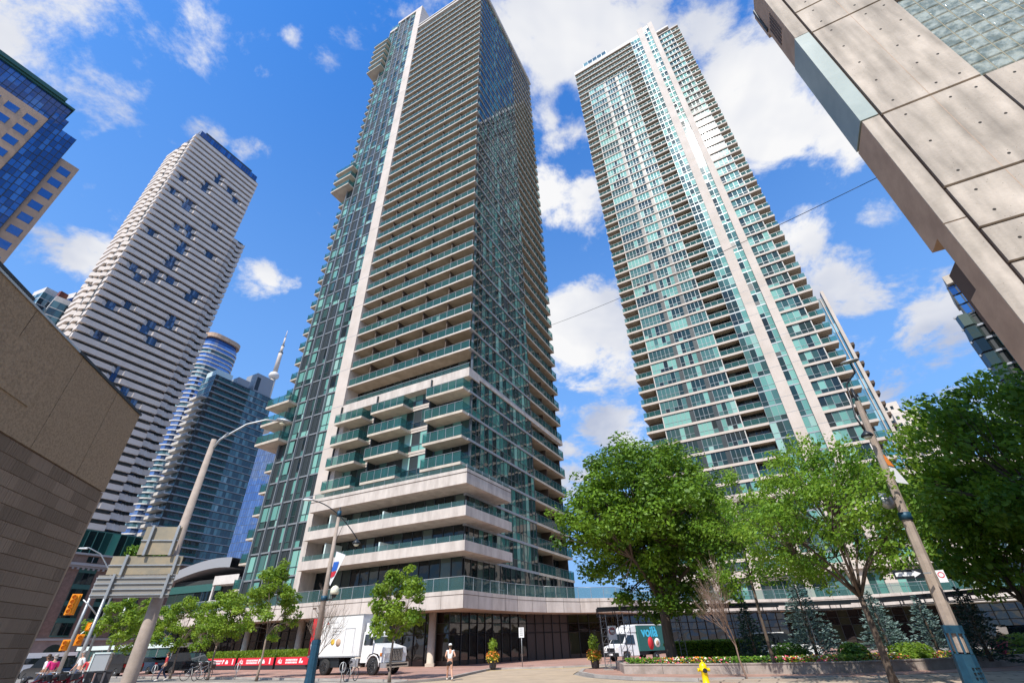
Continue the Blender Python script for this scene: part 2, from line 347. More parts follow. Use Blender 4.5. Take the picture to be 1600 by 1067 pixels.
def strip(name, pts, w, z0, z1, m):
    b = MB()
    for i in range(len(pts)-1):
        p, q = Vector(pts[i]), Vector(pts[i+1]); d = (q-p).normalized(); nn = Vector((-d.y, d.x))*w/2
        p = p-d*.02*(i % 2); b.prism([(p-nn)[:2], (q-nn)[:2], (q+nn)[:2], (p+nn)[:2]], z0, z1 + .001*(i % 2))
    return struct(b.build(name, M[m]))
strip('kerb', [(-6.9, 30.1), (-4.4, 33), (-3.6, 37.5), (-2.4, 43.4), (3.2, 42.9), (9, 44.5), (16, 49), (26, 53)], .22, -.01, .13, 'kerb_concrete')
strip('kerb', [(6, 39.3), (4.2, 38), (3.6, 34.6), (4.1, 31.2), (5.6, 28.5), (8.2, 26.3), (14, 25)], .22, -.01, .134, 'kerb_concrete')
strip('kerb', [(-48, 56), (-30, 46.5), (-18, 39.5), (-12, 35.5), (-6.5, 32)], .16, -.01, .118, 'kerb_concrete')
strip('road_marking', [(-2.9, 41.5), (-1.6, 42.5), (2.8, 42.2), (5.5, 42.8)], .3, .012, .0165, 'yellow_paint')

# ================================================================== TOWER A : the big balcony tower in the middle
def tower_a():
    root = thing('apartment_tower', 'tall glass and concrete apartment tower in the centre with long white balcony slabs', 'tower', (-5.42, 48.7, 0), GRID)
    FH = 3.05; L = lambda k: 30.4+FH*k
    XP = -21.2
    b = MB(); b.prism([(-33.1, 2.3), (-.35, 2.3), (-.35, 17.5), (-2.2, 17.5), (-2.2, 29.2), (-33.1, 29.2)], 5.9, 150.2)
    b.build('core_wall', M['core_wall'], root)
    # long front balconies
    slabv = []; railv = []; frontv = []; sidev = []; logv = []; curtv = []
    for v in range(7):
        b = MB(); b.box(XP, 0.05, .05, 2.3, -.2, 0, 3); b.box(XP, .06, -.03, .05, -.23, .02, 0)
        for x in (-17.6+random.uniform(-.4, .4), -13.2, -8.6+random.uniform(-.4, .4), -4.2):
            b.box(x-.09, x+.09, .35, 2.2, 0.003, 2.84, 1)
        for i in range(random.randint(2, 7)):      # plants and furniture that stand behind the glass
            x = random.uniform(-20, -1); b.box(x-.25, x+.25, .4, .8, 0.003, random.uniform(.35, .8), 2)
            if random.random() < .5: leafball(b, (x, .5, 1.0), random.uniform(.25, .5), 26, .16, 4)
            elif random.random() < .4: b.box(x-.3, x+.3, .5, .56, .5, 1.3, 0)
        slabv.append(b.mesh('balcony_slab', [M['white_paint'], M['brown_recess'], M['grey_panel'], M['soffit'], M['balcony_plant']]))
        b = MB(); n = 16; w = (-.1-XP-.2)/n
        for i in range(n): b.face([(XP+.2+i*w+.03, .03, .08), (XP+.2+(i+1)*w-.03, .03, .08), (XP+.2+(i+1)*w-.03, .03, 1.05), (XP+.2+i*w+.03, .03, 1.05)], 0)
        b.face([(0, .06, .08), (0, 1.0, .08), (0, 1.0, 1.05), (0, .06, 1.05)], 0)
        for i in range(n+1): b.box(XP+.2+i*w-.025, XP+.2+i*w+.025, .0, .06, 0.002, 1.12, 1)
        b.box(XP+.2, 0, .005, .055, 1.12, 1.17, 1)
        railv.append(b.mesh('glass_railing', [M['railing_glass'], M['mullion_pale']]))
        b = MB(); grid_wall(b, 'y', 2.27, XP, -.4, 0, 2.84, 1.35, 0, 1, transom=.9 if v % 2 else None, gap=.09, proud=.05, spand=(.14, 2))
        frontv.append(b.mesh('window_band', [M['deep_glass'], M['mullion'], M['spandrel']]))
        b = MB(); grid_wall(b, 'x', -.1, 1.0, 17.4, 0, 2.78, .95, 0, 1, transom=.85, gap=.06, proud=.045, sgn=1, spand=(.05, 2))
        b.box(-.35, .03, .2, 17.4, -.27, 0, 3); b.box(-.35, -.08, .9, 1.0, 0, 2.78, 1)
        grid_wall(b, 'y', 1.0, -.4, -.1, 0, 2.78, .4, 0, 1, gap=.04)
        sidev.append(b.mesh('window_band', [M['teal_glass'], M['mullion'], M['spandrel'], M['grey_panel']]))
        b = MB(); b.box(-2.2, -.05, 17.4, 29.5, -.27, -.01, 4); b.box(-.05, .03, 17.4, 29.5, -.29, .01, 0)
        for y in (17.5, 23.4, 29.0): b.box(-2.1, -.6, y-.08, y+.08, 0, 2.78, 1)
        grid_wall(b, 'x', -2.15, 17.6, 29.1, 0, 2.78, 1.4, 2, 3, transom=.9, gap=.07, proud=.05, sgn=1)
        logv.append(b.mesh('balcony_slab', [M['slab_concrete'], M['brown_recess'], M['deep_glass'], M['mullion'], M['soffit']]))
        # ribbon of the curtain wall left of the pilaster
        b = MB(); x0, x1 = -33.3, -23.4; nb = 5; w = (x1-x0)/nb
        for i in range(nb):
            p0, p1 = x0+i*w+.1, x0+(i+1)*w-.1; k = random.random()
            sp = [p0, p0+(p1-p0)*(.5 if k < .5 else .62), p1]
            for j in range(2):
                dark = random.random() < (.4 if i in (1, 2, 3) else .15)
                if dark: b.face([(sp[j], .2, 0), (sp[j+1], .2, 0), (sp[j+1], .2, 3.05), (sp[j], .2, 3.05)], 3, .2)
                else:
                    r = random.random()
                    b.face([(sp[j], .2, .1), (sp[j+1], .2, .1), (sp[j+1], .2, .95), (sp[j], .2, .95)], 0, random.random())
                    b.face([(sp[j], .2, .95), (sp[j+1], .2, .95), (sp[j+1], .2, 2.75), (sp[j], .2, 2.75)], 0, r)
                    b.face([(sp[j], .2, 2.75), (sp[j+1], .2, 2.75), (sp[j+1], .2, 3.05), (sp[j], .2, 3.05)], 3, .2)
                    b.box(sp[j], sp[j+1], .14, .2, .92, .98, 1)
                b.box(sp[j]-.03, sp[j]+.03, .13, .2, 0.1, 2.9, 1)
        b.box(x0, x1, .1, .2, -.1, .1, 4)
        curtv.append(b.mesh('curtain_wall_band', [M['mint_glass'], M['mullion'], M['mullion'], M['spandrel'], M['mullion_pale']]))
    b = MB(); b.face([(.0, 17.5, .05), (.0, 29.4, .05), (.0, 29.4, 1.08), (.0, 17.5, 1.08)]); b.face([(.0, 29.45, .05), (-2.1, 29.45, .05), (-2.1, 29.45, 1.08), (.0, 29.45, 1.08)])
    for i in range(10): b.box(-.03, .03, 17.5+i*1.32-.025, 17.5+i*1.32+.025, 0, 1.12, 1)
    b.box(-.03, .03, 17.5, 29.45, 1.12, 1.16, 1)
    lograil = b.mesh('glass_railing', [M['railing_glass'], M['mullion']])
    for k in range(-8, 44):
        z = L(k); v = random.randrange(7)
        if k <= 43: link('curtain_wall_band', random.choice(curtv), root, (0, 0, z))
        if k <= 38: link('window_band', random.choice(sidev), root, (0, 0, z))
        if k <= 38 and k >= -7:
            o = link('balcony_slab', random.choice(logv), root, (0, 0, z)); link('glass_railing', lograil, o)
        if 1 <= k <= 38:
            o = link('balcony_slab', random.choice(slabv), root, (0, 0, z)); link('glass_railing', random.choice(railv), o)
            link('window_band', random.choice(frontv), root, (0, 0, z))
    # top: roof plate with dark band
    b = MB(); b.box(XP, .35, -.3, 29.7, L(39)-.3, L(39)+.35); b.build('roof_slab', M['slab_pale'], root)
    b = MB(); b.box(XP, -.3, .9, 29.1, L(39)+.35, L(39)+2.2); b.build('roof_band', M['spandrel'], root)
    b = MB(); b.box(XP, .1, -.1, 29.4, L(39)+2.2, L(39)+2.6); b.build('roof_slab', M['slab_pale'], root)
    # pilaster and crown
    b = MB(); b.box(-23.4, XP, -.12, 3.2, 4.0, 150); b.box(-23.4, XP, -.12, 7.5, 150, 165); 
    for k in range(26): b.box(-23.4, XP, -.128, -.119, 6+6.1*k, 6.06+6.1*k, 1)
    b.build('pilaster', [M['white_paint'], M['grey_panel']], root)
    b = MB(); b.box(-33.2, -23.45, .4, 7.4, 150.2, 163.8); b.build('crown_wall', M['core_wall'], root)
    b = MB(); b.box(-30.5, -23.4, -.1, 7.5, 163.8, 165); b.box(-33.3, -30.5, -.1, 7.5, 160.6, 161.8, 0); b.build('crown_cornice', M['white_paint'], root)
    b = MB()
    grid_wall(b, 'x', XP+.03, 3.4, 7.2, 153.5, 163, 1.2, 0, 1, transom=3, sgn=1); b.build('crown_window', [M['blue_glass'], M['mullion']], root)
    for x in [-33.3+1.98*i for i in range(5)]:
        b = MB(); b.box(x-.07, x+.07, -.12, .2, 4.2, 163.8 if x > -31 else 160.6); b.build('fin', M['mullion_pale'], root)
    # left side balconies, ordinary and the three groups of large ones
    big = [-1, 0, 1, 18, 19, 20, 35, 36, 37, 38, 39]
    b = MB(); b.box(-35.5, -33.3, .3, 5, -.25, 0); sm = b.mesh('balcony_slab', M['slab_concrete'])
    b = MB(); b.face([(-35.45, .35, .05), (-33.35, .35, .05), (-33.35, .35, 1.15), (-35.45, .35, 1.15)]); b.face([(-35.45, 5, .05), (-35.45, .35, .05), (-35.45, .35, 1.15), (-35.45, 5, 1.15)])
    for x in (-35.45, -34.3, -33.4): b.box(x-.03, x+.03, .32, .37, 0, 1.2, 1)
    smr = b.mesh('glass_railing', [M['railing_glass'], M['mullion']])
    b = MB(); b.box(-36.9, -31.7, -1.5, 5, -.35, 0); bg_ = b.mesh('balcony_slab', M['slab_concrete'])
    b = MB(); b.face([(-36.85, -1.45, .05), (-31.75, -1.45, .05), (-31.75, -1.45, 1.15), (-36.85, -1.45, 1.15)]); b.face([(-36.85, 5, .05), (-36.85, -1.45, .05), (-36.85, -1.45, 1.15), (-36.85, 5, 1.15)])
    b.face([(-31.75, -1.45, .05), (-31.75, 0, .05), (-31.75, 0, 1.15), (-31.75, -1.45, 1.15)])
    for x in (-36.85, -35.6, -34.3, -33.0, -31.75): b.box(x-.03, x+.03, -1.48, -1.43, 0, 1.2, 1)
    bgr = b.mesh('glass_railing', [M['railing_glass'], M['mullion']])
    for k in range(-7, 42):
        if k in big or k-1 in big[-1:]: o = link('balcony_slab', bg_, root, (0, 0, L(k))); link('glass_railing', bgr, o)
        elif k < 35: o = link('balcony_slab', sm, root, (0, 0, L(k)-.8)); link('glass_railing', smr, o)
    # thick band under the long balconies
    b = MB(); b.box(XP, .05, -.05, 2.4, L(0)-1.2, L(0)); b.box(-.6, .06, 2.4, 29.5, L(0)-.75, L(0)-.28); band = b.build('concrete_band', M['fascia_concrete'], root)
    link('window_band', frontv[1], root, (0, 0, L(0)))
    b = MB(); n = 16; w = 21/n
    for i in range(n): b.face([(XP+.1+i*w, .2, L(0)), (XP+.05+(i+1)*w, .2, L(0)), (XP+.05+(i+1)*w, .2, L(0)+.8), (XP+.1+i*w, .2, L(0)+.8)])
    b.box(XP, -.1, .17, .23, L(0)+.8, L(0)+.85, 1); b.build('glass_railing', [M['railing_clear'], M['mullion_pale']], band)
    # four floors of box balconies
    for k in range(-4, 0):
        z = L(k)
        b = MB(); grid_wall(b, 'y', 1.15, XP, -.45, .3, 2.75, 1.25, 0, 1, transom=.8, gap=.07, spand=(.2, 2)); b.box(XP, -.4, 1.05, 2.3, 2.75, 3.02 if k < -1 else 2.0, 3)
        b.box(XP, -.4, 1.0, 2.3, 0, .3, 3); b.build('window_band', [M['mint_glass'], M['mullion'], M['spandrel'], M['white_paint']], root, (0, 0, z))
        for (xa, xb) in ((-21.2, -16.2), (-14.6, -9.2), (-5.6, -.1)):
            b = MB(); b.box(xa, xb, -1.0, 1.0, z-.3, z); b.box(xa, xa+.15, -.3, 1.0, z, z+2.7, 1)
            o = b.build('balcony', [M['slab_concrete'], M['spandrel']], root)
            b = MB(); n = 5; w = (xb-xa)/n
            for i in range(n): b.face([(xa+i*w+.03, -.97, z+.04), (xa+(i+1)*w-.03, -.97, z+.04), (xa+(i+1)*w-.03, -.97, z+1.12), (xa+i*w+.03, -.97, z+1.12)]); b.box(xa+i*w-.025, xa+i*w+.025, -1.0, -.94, z+.002, z+1.18, 1)
            b.face([(xb-.03, -.97, z+.04), (xb-.03, .95, z+.04), (xb-.03, .95, z+1.12), (xb-.03, -.97, z+1.12)]); b.face([(xa+.03, .95, z+.04), (xa+.03, -.97, z+.04), (xa+.03, -.97, z+1.12), (xa+.03, .95, z+1.12)])
            b.box(xa, xb, -1.0, -.95, z+1.18, z+1.22, 1)
            b.build('glass_railing', [M['railing_glass'], M['mullion_pale']], o)
    # three big terraces and their set-back glazing
    for (zb, zt, zf) in ((15.15, 16.65, 18.2), (12.05, 13.0, 15.15), (8.95, 9.85, 12.05)):
        b = MB(); b.box(-20.3, 1.9, -2.7, 6.7, zb, zb+.35)
        b.box(-20.3, 1.9, -2.7, -2.4, zb+.35, zt); b.box(1.6, 1.9, -2.4, 6.7, zb+.35, zt-.002); b.box(-20.3, -20.0, -2.4, 0, zb+.35, zt-.002)
        if zt-zb > 1.3: b.box(-20.3, 1.93, -2.73, 6.72, zt-.42, zt-.36, 1); 
        o = b.build('terrace', [M['fascia_concrete'], M['brown_recess']], root)
        b = MB(); n = 14; w = 21.6/n
        for i in range(n): b.face([(-20.0+i*w, -2.5, zt), (-20.04+(i+1)*w, -2.5, zt), (-20.04+(i+1)*w, -2.5, zt+.55), (-20.0+i*w, -2.5, zt+.55)]); b.box(-20+i*w-.02, -20+i*w+.02, -2.53, -2.48, zt, zt+.58, 1)
        for i in range(6): b.face([(1.7, -2.4+i*1.5, zt), (1.7, -.94+i*1.5, zt), (1.7, -.94+i*1.5, zt+.55), (1.7, -2.4+i*1.5, zt+.55)]); b.box(1.68, 1.72, -2.42+i*1.5, -2.38+i*1.5, zt, zt+.58, 1)
        b.build('glass_railing', [M['railing_clear'], M['mullion_pale']], o)
        if zt > 14: continue
        b = MB(); grid_wall(b, 'y', .3, -20.2, -.15, zb+.35, zf-.1, 1.35, 0, 1, transom=None, gap=.1, proud=.06)
        grid_wall(b, 'x', -.12, .35, 1.0, zb+.35, zf-.1, .65, 0, 1, gap=.06, sgn=1)
        b.box(-17.2, -17.0, -2.2, .2, zb+.35, zf-.5, 2); b.box(-9.2, -9.0, -2.2, .2, zb+.35, zf-1.2, 2)
        b.build('window_band', [M['deep_glass'], M['dark_metal'], M['frosted_glass']], root)
    b = MB(); b.box(-20.3, -.2, .4, 3, 5.9, 18.2); b.build('core_wall', M['core_wall'], root)
    b = MB(); grid_wall(b, 'y', .1, -20.2, -.15, 5.8, 8.95, 1.35, 0, 1, gap=.1, proud=.06); grid_wall(b, 'x', -.02, .2, 29, 5.9, 8.9, 1.2, 0, 1, gap=.1, sgn=1); b.build('window_band', [M['deep_glass'], M['dark_metal']], root)
    # return wall between terraces and pilaster
    b = MB(); b.box(-21.2, -20.3, -2.0, .3, 4.2, 16.4); b.box(-21.25, -20.25, -.1, 2.3, 16.4, L(0)-1.2); b.build('pier', M['fascia_concrete'], root)
    return root
tower_a()

# ================================================================== the podium that links both towers
mat('lobby_panel', (.05, .033, .025), .5)
def podium():
    root = thing('podium', 'pale concrete podium with dark shop windows and a curving terrace edge below the towers', 'building')
    c, s = math.cos(GRID), math.sin(GRID)
    def la(x, y): return Vector((-5.42+x*c-y*s, 48.7+x*s+y*c))
    path = [la(-46, -2.7), la(-34, -2.7), la(-21, -2.7), la(-10, -2.7), la(1.9, -2.7), la(1.95, 2.2), la(2.4, 6.6), la(3.6, 11), la(6.0, 15), la(9.6, 18)]
    path += [Vector(p) for p in ((15.5, 66.5), (20, 68.6), (27, 70.5), (36, 70.5), (46, 67), (56, 62), (68, 56), (84, 48))]
    ZB, ZT = 4.35, 5.75
    def offs(d):
        res = []
        for i, p in enumerate(path):
            a = path[max(i-1, 0)]; b_ = path[min(i+1, len(path)-1)]; t = (b_-a).normalized()
            n = Vector((-t.y, t.x)); k = 1.0
            if i == 4: k = 1.3
            res.append(p+n*d*k)
        return res
    def wall(b, pts, z0, z1, m, out=True):
        for i in range(len(pts)-1): b.face([(*pts[i], z0), (*pts[i+1], z0), (*pts[i+1], z1), (*pts[i], z1)], m)
    i1 = offs(.35)
    b = MB(); wall(b, path, ZB, ZT, 0); wall(b, i1[::-1], ZB+.3, ZT, 0)
    for i in range(len(path)-1):
        b.face([(*path[i], ZT), (*path[i+1], ZT), (*i1[i+1], ZT), (*i1[i], ZT)], 0)
    b.build('fascia', [M['fascia_concrete']], root)
    b = MB(); far = offs(9.0)
    for i in range(len(path)-1):
        q = [path[i], path[i+1], far[i+1], far[i]]
        b.face([(*p, ZB) for p in q[::-1]], 0); b.face([(*p, ZB+.35) for p in q], 0)
    b.build('terrace_slab', M['slab_concrete'], root)
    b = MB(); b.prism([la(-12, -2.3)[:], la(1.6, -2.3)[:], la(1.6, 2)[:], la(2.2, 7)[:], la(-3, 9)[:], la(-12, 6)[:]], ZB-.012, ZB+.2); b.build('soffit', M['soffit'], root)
    b = MB()
    for i in range(len(path)-1):     # joints and drain slots of the fascia
        seg = path[i+1]-path[i]; n = max(1, round(seg.length/2.4)); t = seg.normalized(); o = Vector((t.y, -t.x))*.012
        for k in range(n):
            p = path[i]+t*(k*seg.length/n)+o; q = p+t*.03
            b.face([(*p, ZB), (*q, ZB), (*q, ZT), (*p, ZT)], 0)
            if k % 4 == 2:
                q = p+t*.55; b.face([(*p, ZB+.75), (*q, ZB+.75), (*q, ZB+.9), (*p, ZB+.9)], 0)
        p = path[i]+o*1.5; q = path[i+1]+o*1.5; b.face([(*p, ZT-.37), (*q, ZT-.37), (*q, ZT-.33), (*p, ZT-.33)], 0)
    b.build('joint', M['brown_recess'], root)
    rl = offs(.2); b = MB()
    for i in range(len(rl)-1):
        seg = rl[i+1]-rl[i]; n = max(1, round(seg.length/1.6)); t = seg/n
        for k in range(n):
            p = rl[i]+t*k; q = p+t*.97; b.face([(*p, ZT+.03), (*q, ZT+.03), (*q, ZT+1.05), (*p, ZT+1.05)], 0)
            b.box(p.x-.025, p.x+.025, p.y-.025, p.y+.025, ZT, ZT+1.1, 1)
        b.tube([(*rl[i], ZT+1.1), (*rl[i+1], ZT+1.1)], .03, 5, 1)
    b.build('glass_railing', [M['railing_clear'], M['mullion_pale']], root)
    # shopfront, set back below the terrace
    st = offs(3.4); st[4] = la(-2.0, .9); st[5] = la(-1.7, 2.5)
    for i in range(len(st)-1):
        b = MB(); seg = st[i+1]-st[i]; n = max(1, round(seg.length/1.25)); t = seg/n; o = Vector((t.y, -t.x)).normalized()*.06
        solid = i in (7,)
        for k in range(n):
            p = st[i]+t*k; q = p+t
            for (z0, z1) in ((.1, .5), (.5, 2.6), (2.6, 3.45), (3.45, ZB)):
                b.face([(*p, z0), (*q, z0), (*q, z1), (*p, z1)], 2 if (solid or z0 == .1) else 0)
            b.tube([(*(p+o), .1), (*(p+o), ZB)], .05, 4, 1, sm=False)
        for z in (2.6, 3.45): b.tube([(*(st[i]+o), z), (*(st[i+1]+o), z)], .04, 4, 1, sm=False)
        b.build('shop_window', [M['lobby_glass'], M['dark_metal'], M['lobby_panel']], root)
    for x, y in ((-3.4, .2), (-12, .0), (-20.6, -.3), (-29.3, -.3), (-38, -.3)):
        p = la(x, y); b = MB(); b.lathe([(.36, 0), (.36, .3), (.34, .32), (.34, ZB-.001)], (p.x, p.y, .1), 18); b.box(p.x-.4, p.x+.4, p.y-.4, p.y+.4, .1, .35); b.build('column', M['slab_concrete'], root)
    # back wall of the upper terrace in front of the second tower
    return root
podium()
def terrace_chair(x, y, z, rot, label):
    c, s_ = math.cos(GRID), math.sin(GRID); root = thing('terrace_chair', label, 'chair', (-5.42+x*c-y*s_, 48.7+x*s_+y*c, z), rot)
    b = MB(); b.box(-.28, .28, -.28, .28, .38, .44); b.build('seat', M['chair_white'], root)
    b = MB(); b.face([(-.28, .26, .44), (.28, .26, .44), (.26, .42, 1.15), (-.26, .42, 1.15)]); b.box(-.26, .26, .4, .44, 1.1, 1.18); b.build('backrest', M['chair_white'], root)
    for sx in (-.25, .25):
        for sy in (-.25, .25): b = MB(); b.box(sx-.02, sx+.02, sy-.02, sy+.02, 0, .38); b.build('leg', M['chair_white'], root)
mat('chair_white', (.7, .7, .68), .5)
terrace_chair(-5.6, -1.2, 5.8, 1.2, 'left white chair behind the terrace railing above the columns')
terrace_chair(-3.8, -1.3, 5.8, -2.0, 'right white chair behind the terrace railing near the tower corner')
terrace_chair(1.3, 5.0, 5.8, 2.2, 'white chair on the terrace round the corner facing the driveway')
# terrace planting and planting behind the railings
mat('chair_white', (.7, .7, .68), .5)
mat('pot_dark', (.03, .03, .035), .5)
leafmat('shrub', (.04, .12, .012), (.18, .32, .03), .35)
leafmat('leaf_deep', (.022, .075, .006), (.22, .38, .028), .36)  # dark end carries crown shadow, pale end the sunlit highlights
leafmat('leaf_yellow', (.08, .18, .012), (.3, .42, .04), .42)
leafmat('leaf_mid', (.05, .14, .012), (.3, .46, .045), .5)
leafmat('leaf_locust', (.08, .2, .015), (.28, .44, .045), .45)
leafmat('needle_blue', (.06, .11, .095), (.22, .32, .3), .1)
leafmat('needle_dark', (.012, .035, .025), (.04, .085, .06), .1)
mat('bark', (.13, .095, .07), .95, col2=(.06, .045, .035), ns=6, bump=.6, bs=20, stretch=(1, 1, .2))
mat('bark_pale', (.3, .23, .18), .9, col2=(.16, .12, .09), ns=6, bump=.4, bs=20, stretch=(1, 1, .2))
mat('twig', (.24, .16, .12), .9)
# ================================================================== TOWER B : the mint glass tower on the right
def tower_b():
    root = thing('apartment_tower', 'tall mint green glass tower on the right with twin pale vertical piers', 'tower', (53.7, 73.5, 0), R(-30))
    FH = 3.05; top = 59
    b = MB(); b.prism([(-26.4, .3), (4.2, .3), (4.2, 22), (-26.4, 22)], 6, 177); b.build('core_wall', M['core_wall'], root)
    b = MB(); b.box(-30.1, -26.4, 2.0, 22, 6, 177); b.box(4.2, 6.3, 2.2, 22, 6, 174); b.build('core_wall', M['brown_recess'], root)
    SL = (-30.3, -8.5)
    low = []; high = []; rgt = []; slb = []; slb2 = []; stp = []; gapm = []
    for v in range(14):
        b = MB()
        for i, (a0, a1) in enumerate(((-26.5, -21.3), (-20.4, -17.0), (-16.1, -12.8))):
            g = 1 if random.random() < .0 else 0; base = random.random(); n = round((a1-a0)/.85); w = (a1-a0)/n
            for j in range(n):
                r = base if random.random() < .86 else random.random(); p0, p1 = a0+j*w, a0+(j+1)*w
                b.face([(p0, -.03, 0), (p1, -.03, 0), (p1, -.03, .9), (p0, -.03, .9)], 0, r if random.random() < .75 else random.random())
                b.face([(p0, -.03, .9), (p1, -.03, .9), (p1, -.03, 2.62), (p0, -.03, 2.62)], 0, r)
                b.box(p0-.03, p0+.03, -.09, -.03, 0, 2.62, 1)
            b.box(a0, a1, -.07, -.03, .87, .93, 1)
        for (p0, p1) in ((-21.3, -20.4), (-17.0, -16.1)): b.box(p0, p1, -.05, .1, 0, 2.62, 2)
        b.box(-26.65, -26.5, -.1, .4, 0, 2.62, 3); b.box(-12.8, -12.65, -.1, .4, 0, 2.62, 3)
        low.append(b.mesh('window_band', [M['mint_glass'], M['mullion_pale'], M['spandrel'], M['slab_pale']]))
        b = MB(); grid_wall(b, 'y', -.1, -8.5, -5.35, 0, 3.0, 1.05, 0, 1, transom=.9, gap=.05); b.box(-8.5, -5.35, -.13, -.1, 2.8, 3.05, 1)
        stp.append(b.mesh('window_band', [M['mint_glass'], M['mullion_pale']]))
        b = MB(); grid_wall(b, 'y', -.05, -3.4, -1.5, 0, 2.8, .95, 0, 1, transom=.9, gap=.05, spand=(.1, 2)); b.box(-3.4, -1.5, -.1, -.0, 2.8, 3.05, 1)
        gapm.append(b.mesh('window_band', [M['mint_glass'], M['mullion_pale'], M['spandrel']]))
        b = MB(); grid_wall(b, 'y', -.03, 0, 4.2, 0, 2.6, 1.05, 0, 1, transom=.85, gap=.05); b.box(4.15, 4.3, -.12, .3, 0, 2.62, 2)
        rgt.append(b.mesh('window_band', [M['mint_glass'], M['mullion_pale'], M['slab_pale']]))
        b = MB(); b.box(-30.25, -26.65, 1.9, 2.0, 0, 2.62, 0); grid_wall(b, 'y', 1.86, -30.0, -26.8, 0, 2.5, 1.1, 1, 2); slb.append(b.mesh('recess_wall', [M['brown_recess'], M['deep_glass'], M['mullion']])); b = MB(); b.box(-12.65, -8.5, .2, .3, 0, 2.62, 0); grid_wall(b, 'y', .18, -12.3, -8.9, 0, 2.5, 1.2, 1, 2)
        slb2.append(b.mesh('recess_wall', [M['brown_recess'], M['deep_glass'], M['mullion']]))
        b = MB(); b.box(-30.2, -8.5, .25, .3, 0, 2.62, 0); grid_wall(b, 'y', .2, -29, -9, 0, 2.5, 1.6, 1, 2, spand=(.3, 0))
        high.append(b.mesh('recess_wall', [M['brown_recess'], M['deep_glass'], M['mullion']]))
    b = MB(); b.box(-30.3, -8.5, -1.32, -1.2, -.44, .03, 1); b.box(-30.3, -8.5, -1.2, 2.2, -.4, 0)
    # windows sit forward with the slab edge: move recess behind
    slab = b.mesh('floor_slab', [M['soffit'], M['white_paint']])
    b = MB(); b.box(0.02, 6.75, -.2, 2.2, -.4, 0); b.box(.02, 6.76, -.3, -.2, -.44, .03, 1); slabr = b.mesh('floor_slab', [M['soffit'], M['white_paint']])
    def rail(spans, y, z0=.06, z1=1.08):
        b = MB()
        for (a0, a1) in spans:
            n = max(1, round((a1-a0)/1.2)); w = (a1-a0)/n
            for i in range(n): b.face([(a0+i*w, y, z0), (a0+(i+1)*w, y, z0), (a0+(i+1)*w, y, z1), (a0+i*w, y, z1)]); b.box(a0+i*w-.02, a0+i*w+.02, y-.03, y+.03, 0, z1+.04, 1)
            b.box(a0, a1, y-.03, y+.03, z1+.02, z1+.06, 1)
        return b
    r1 = rail(((-30.2, -26.7),), -1.22).mesh('glass_railing', [M['railing_glass'], M['mullion_pale']]); r1b = rail(((-12.6, -8.6),), -1.22).mesh('glass_railing', [M['railing_glass'], M['mullion_pale']])
    r2 = rail(((-30.2, -8.6),), -1.22).mesh('glass_railing', [M['railing_glass'], M['mullion_pale']])
    r3 = rail(((4.35, 6.7),), -.22).mesh('glass_railing', [M['railing_glass'], M['mullion_pale']])
    for k in range(2, top+1):
        z = k*FH
        hi = k > 53
        if k < top:
            if not hi: o = link('window_band', random.choice(low), root, (0, -1.1, z))
            link('recess_wall', random.choice(high if hi else slb), root, (0, 0, z))
            if not hi: link('recess_wall', random.choice(slb2), root, (0, 0, z))
            link('window_band', random.choice(stp), root, (0, -1.0, z))
        o = link('floor_slab', slab, root, (0, 0, z))
        if k < top:
            link('glass_railing', r2 if hi else r1, o)
            if not hi: link('glass_railing', r1b, o)
        if k <= 60: link('window_band', random.choice(gapm), root, (0, -.9, z))
        if k <= 57:
            o = link('floor_slab', slabr, root, (0, -.9, z))
            if k < 57: link('glass_railing', r3, o); link('window_band', random.choice(rgt), root, (0, -.9, z))
    b = MB(); b.box(-5.35, -3.4, -1.5, 1, 6, 184.5)
    for k in range(58): b.box(-5.35, -3.4, -1.51, -1.499, 7+3.05*k, 7.06+3.05*k, 1)
    b.build('pier', [M['white_paint'], M['grey_panel']], root)
    b = MB(); b.box(-1.5, 0, -1.5, 1, 6, 184.5)
    for k in range(58): b.box(-1.5, 0, -1.51, -1.499, 7+3.05*k, 7.06+3.05*k, 1)
    b.build('pier', [M['white_paint'], M['grey_panel']], root)
    b = MB(); b.box(-30.3, -5.4, -1.2, 22, top*FH+.1, top*FH+1.6); b.build('roof_parapet', M['slab_pale'], root)
    b = MB(); b.box(-12, -5.4, .2, 10, top*FH+3.6, top*FH+4.4); b.box(-11.8, -5.4, .5, 10, top*FH+1.6, top*FH+3.6, 1); b.box(0, 4.2, -.6, 10, 57*FH+3.3, 57*FH+4.2); b.box(0, 4.0, .2, 10, 57*FH+.2, 57*FH+3.3, 1)
    b.build('roof_slab', [M['slab_pale'], M['brown_recess']], root)
    b = MB(); b.box(-3.4, -1.5, -1.0, 6, 183.2, 184.4); b.build('roof_slab', M['spandrel'], root)
    b = MB(); grid_wall(b, 'y', -.4, -26.5, -17.5, top*FH+1.6, top*FH+5.6, 1.8, 0, 1, transom=1.8, gap=.12); b.box(-26.5, -17.5, -.35, 6, top*FH+1.6, top*FH+5.7, 1); b.build('penthouse', [M['pale_glass'], M['mullion_pale']], root)
    # lowest floors seen through the trees: deep horizontal bands and slanting piers
    b = MB(); b.box(-31, 30, -2.2, 0.3, 9.4, 10.4); b.box(-31, 30, -2.2, .3, 20.8, 22.0)
    for x in (-30.5, -24, -18, -11, -5, 8, 15, 22, 29): b.box(x-.5, x+.5, -2.0, -1.3, 5.6, 20.8)
    b.build('frame', M['white_paint'], root)
    b = MB(); b.box(6.8, 30, .3, 18, 5.8, 20.8); b.build('core_wall', M['core_wall'], root)
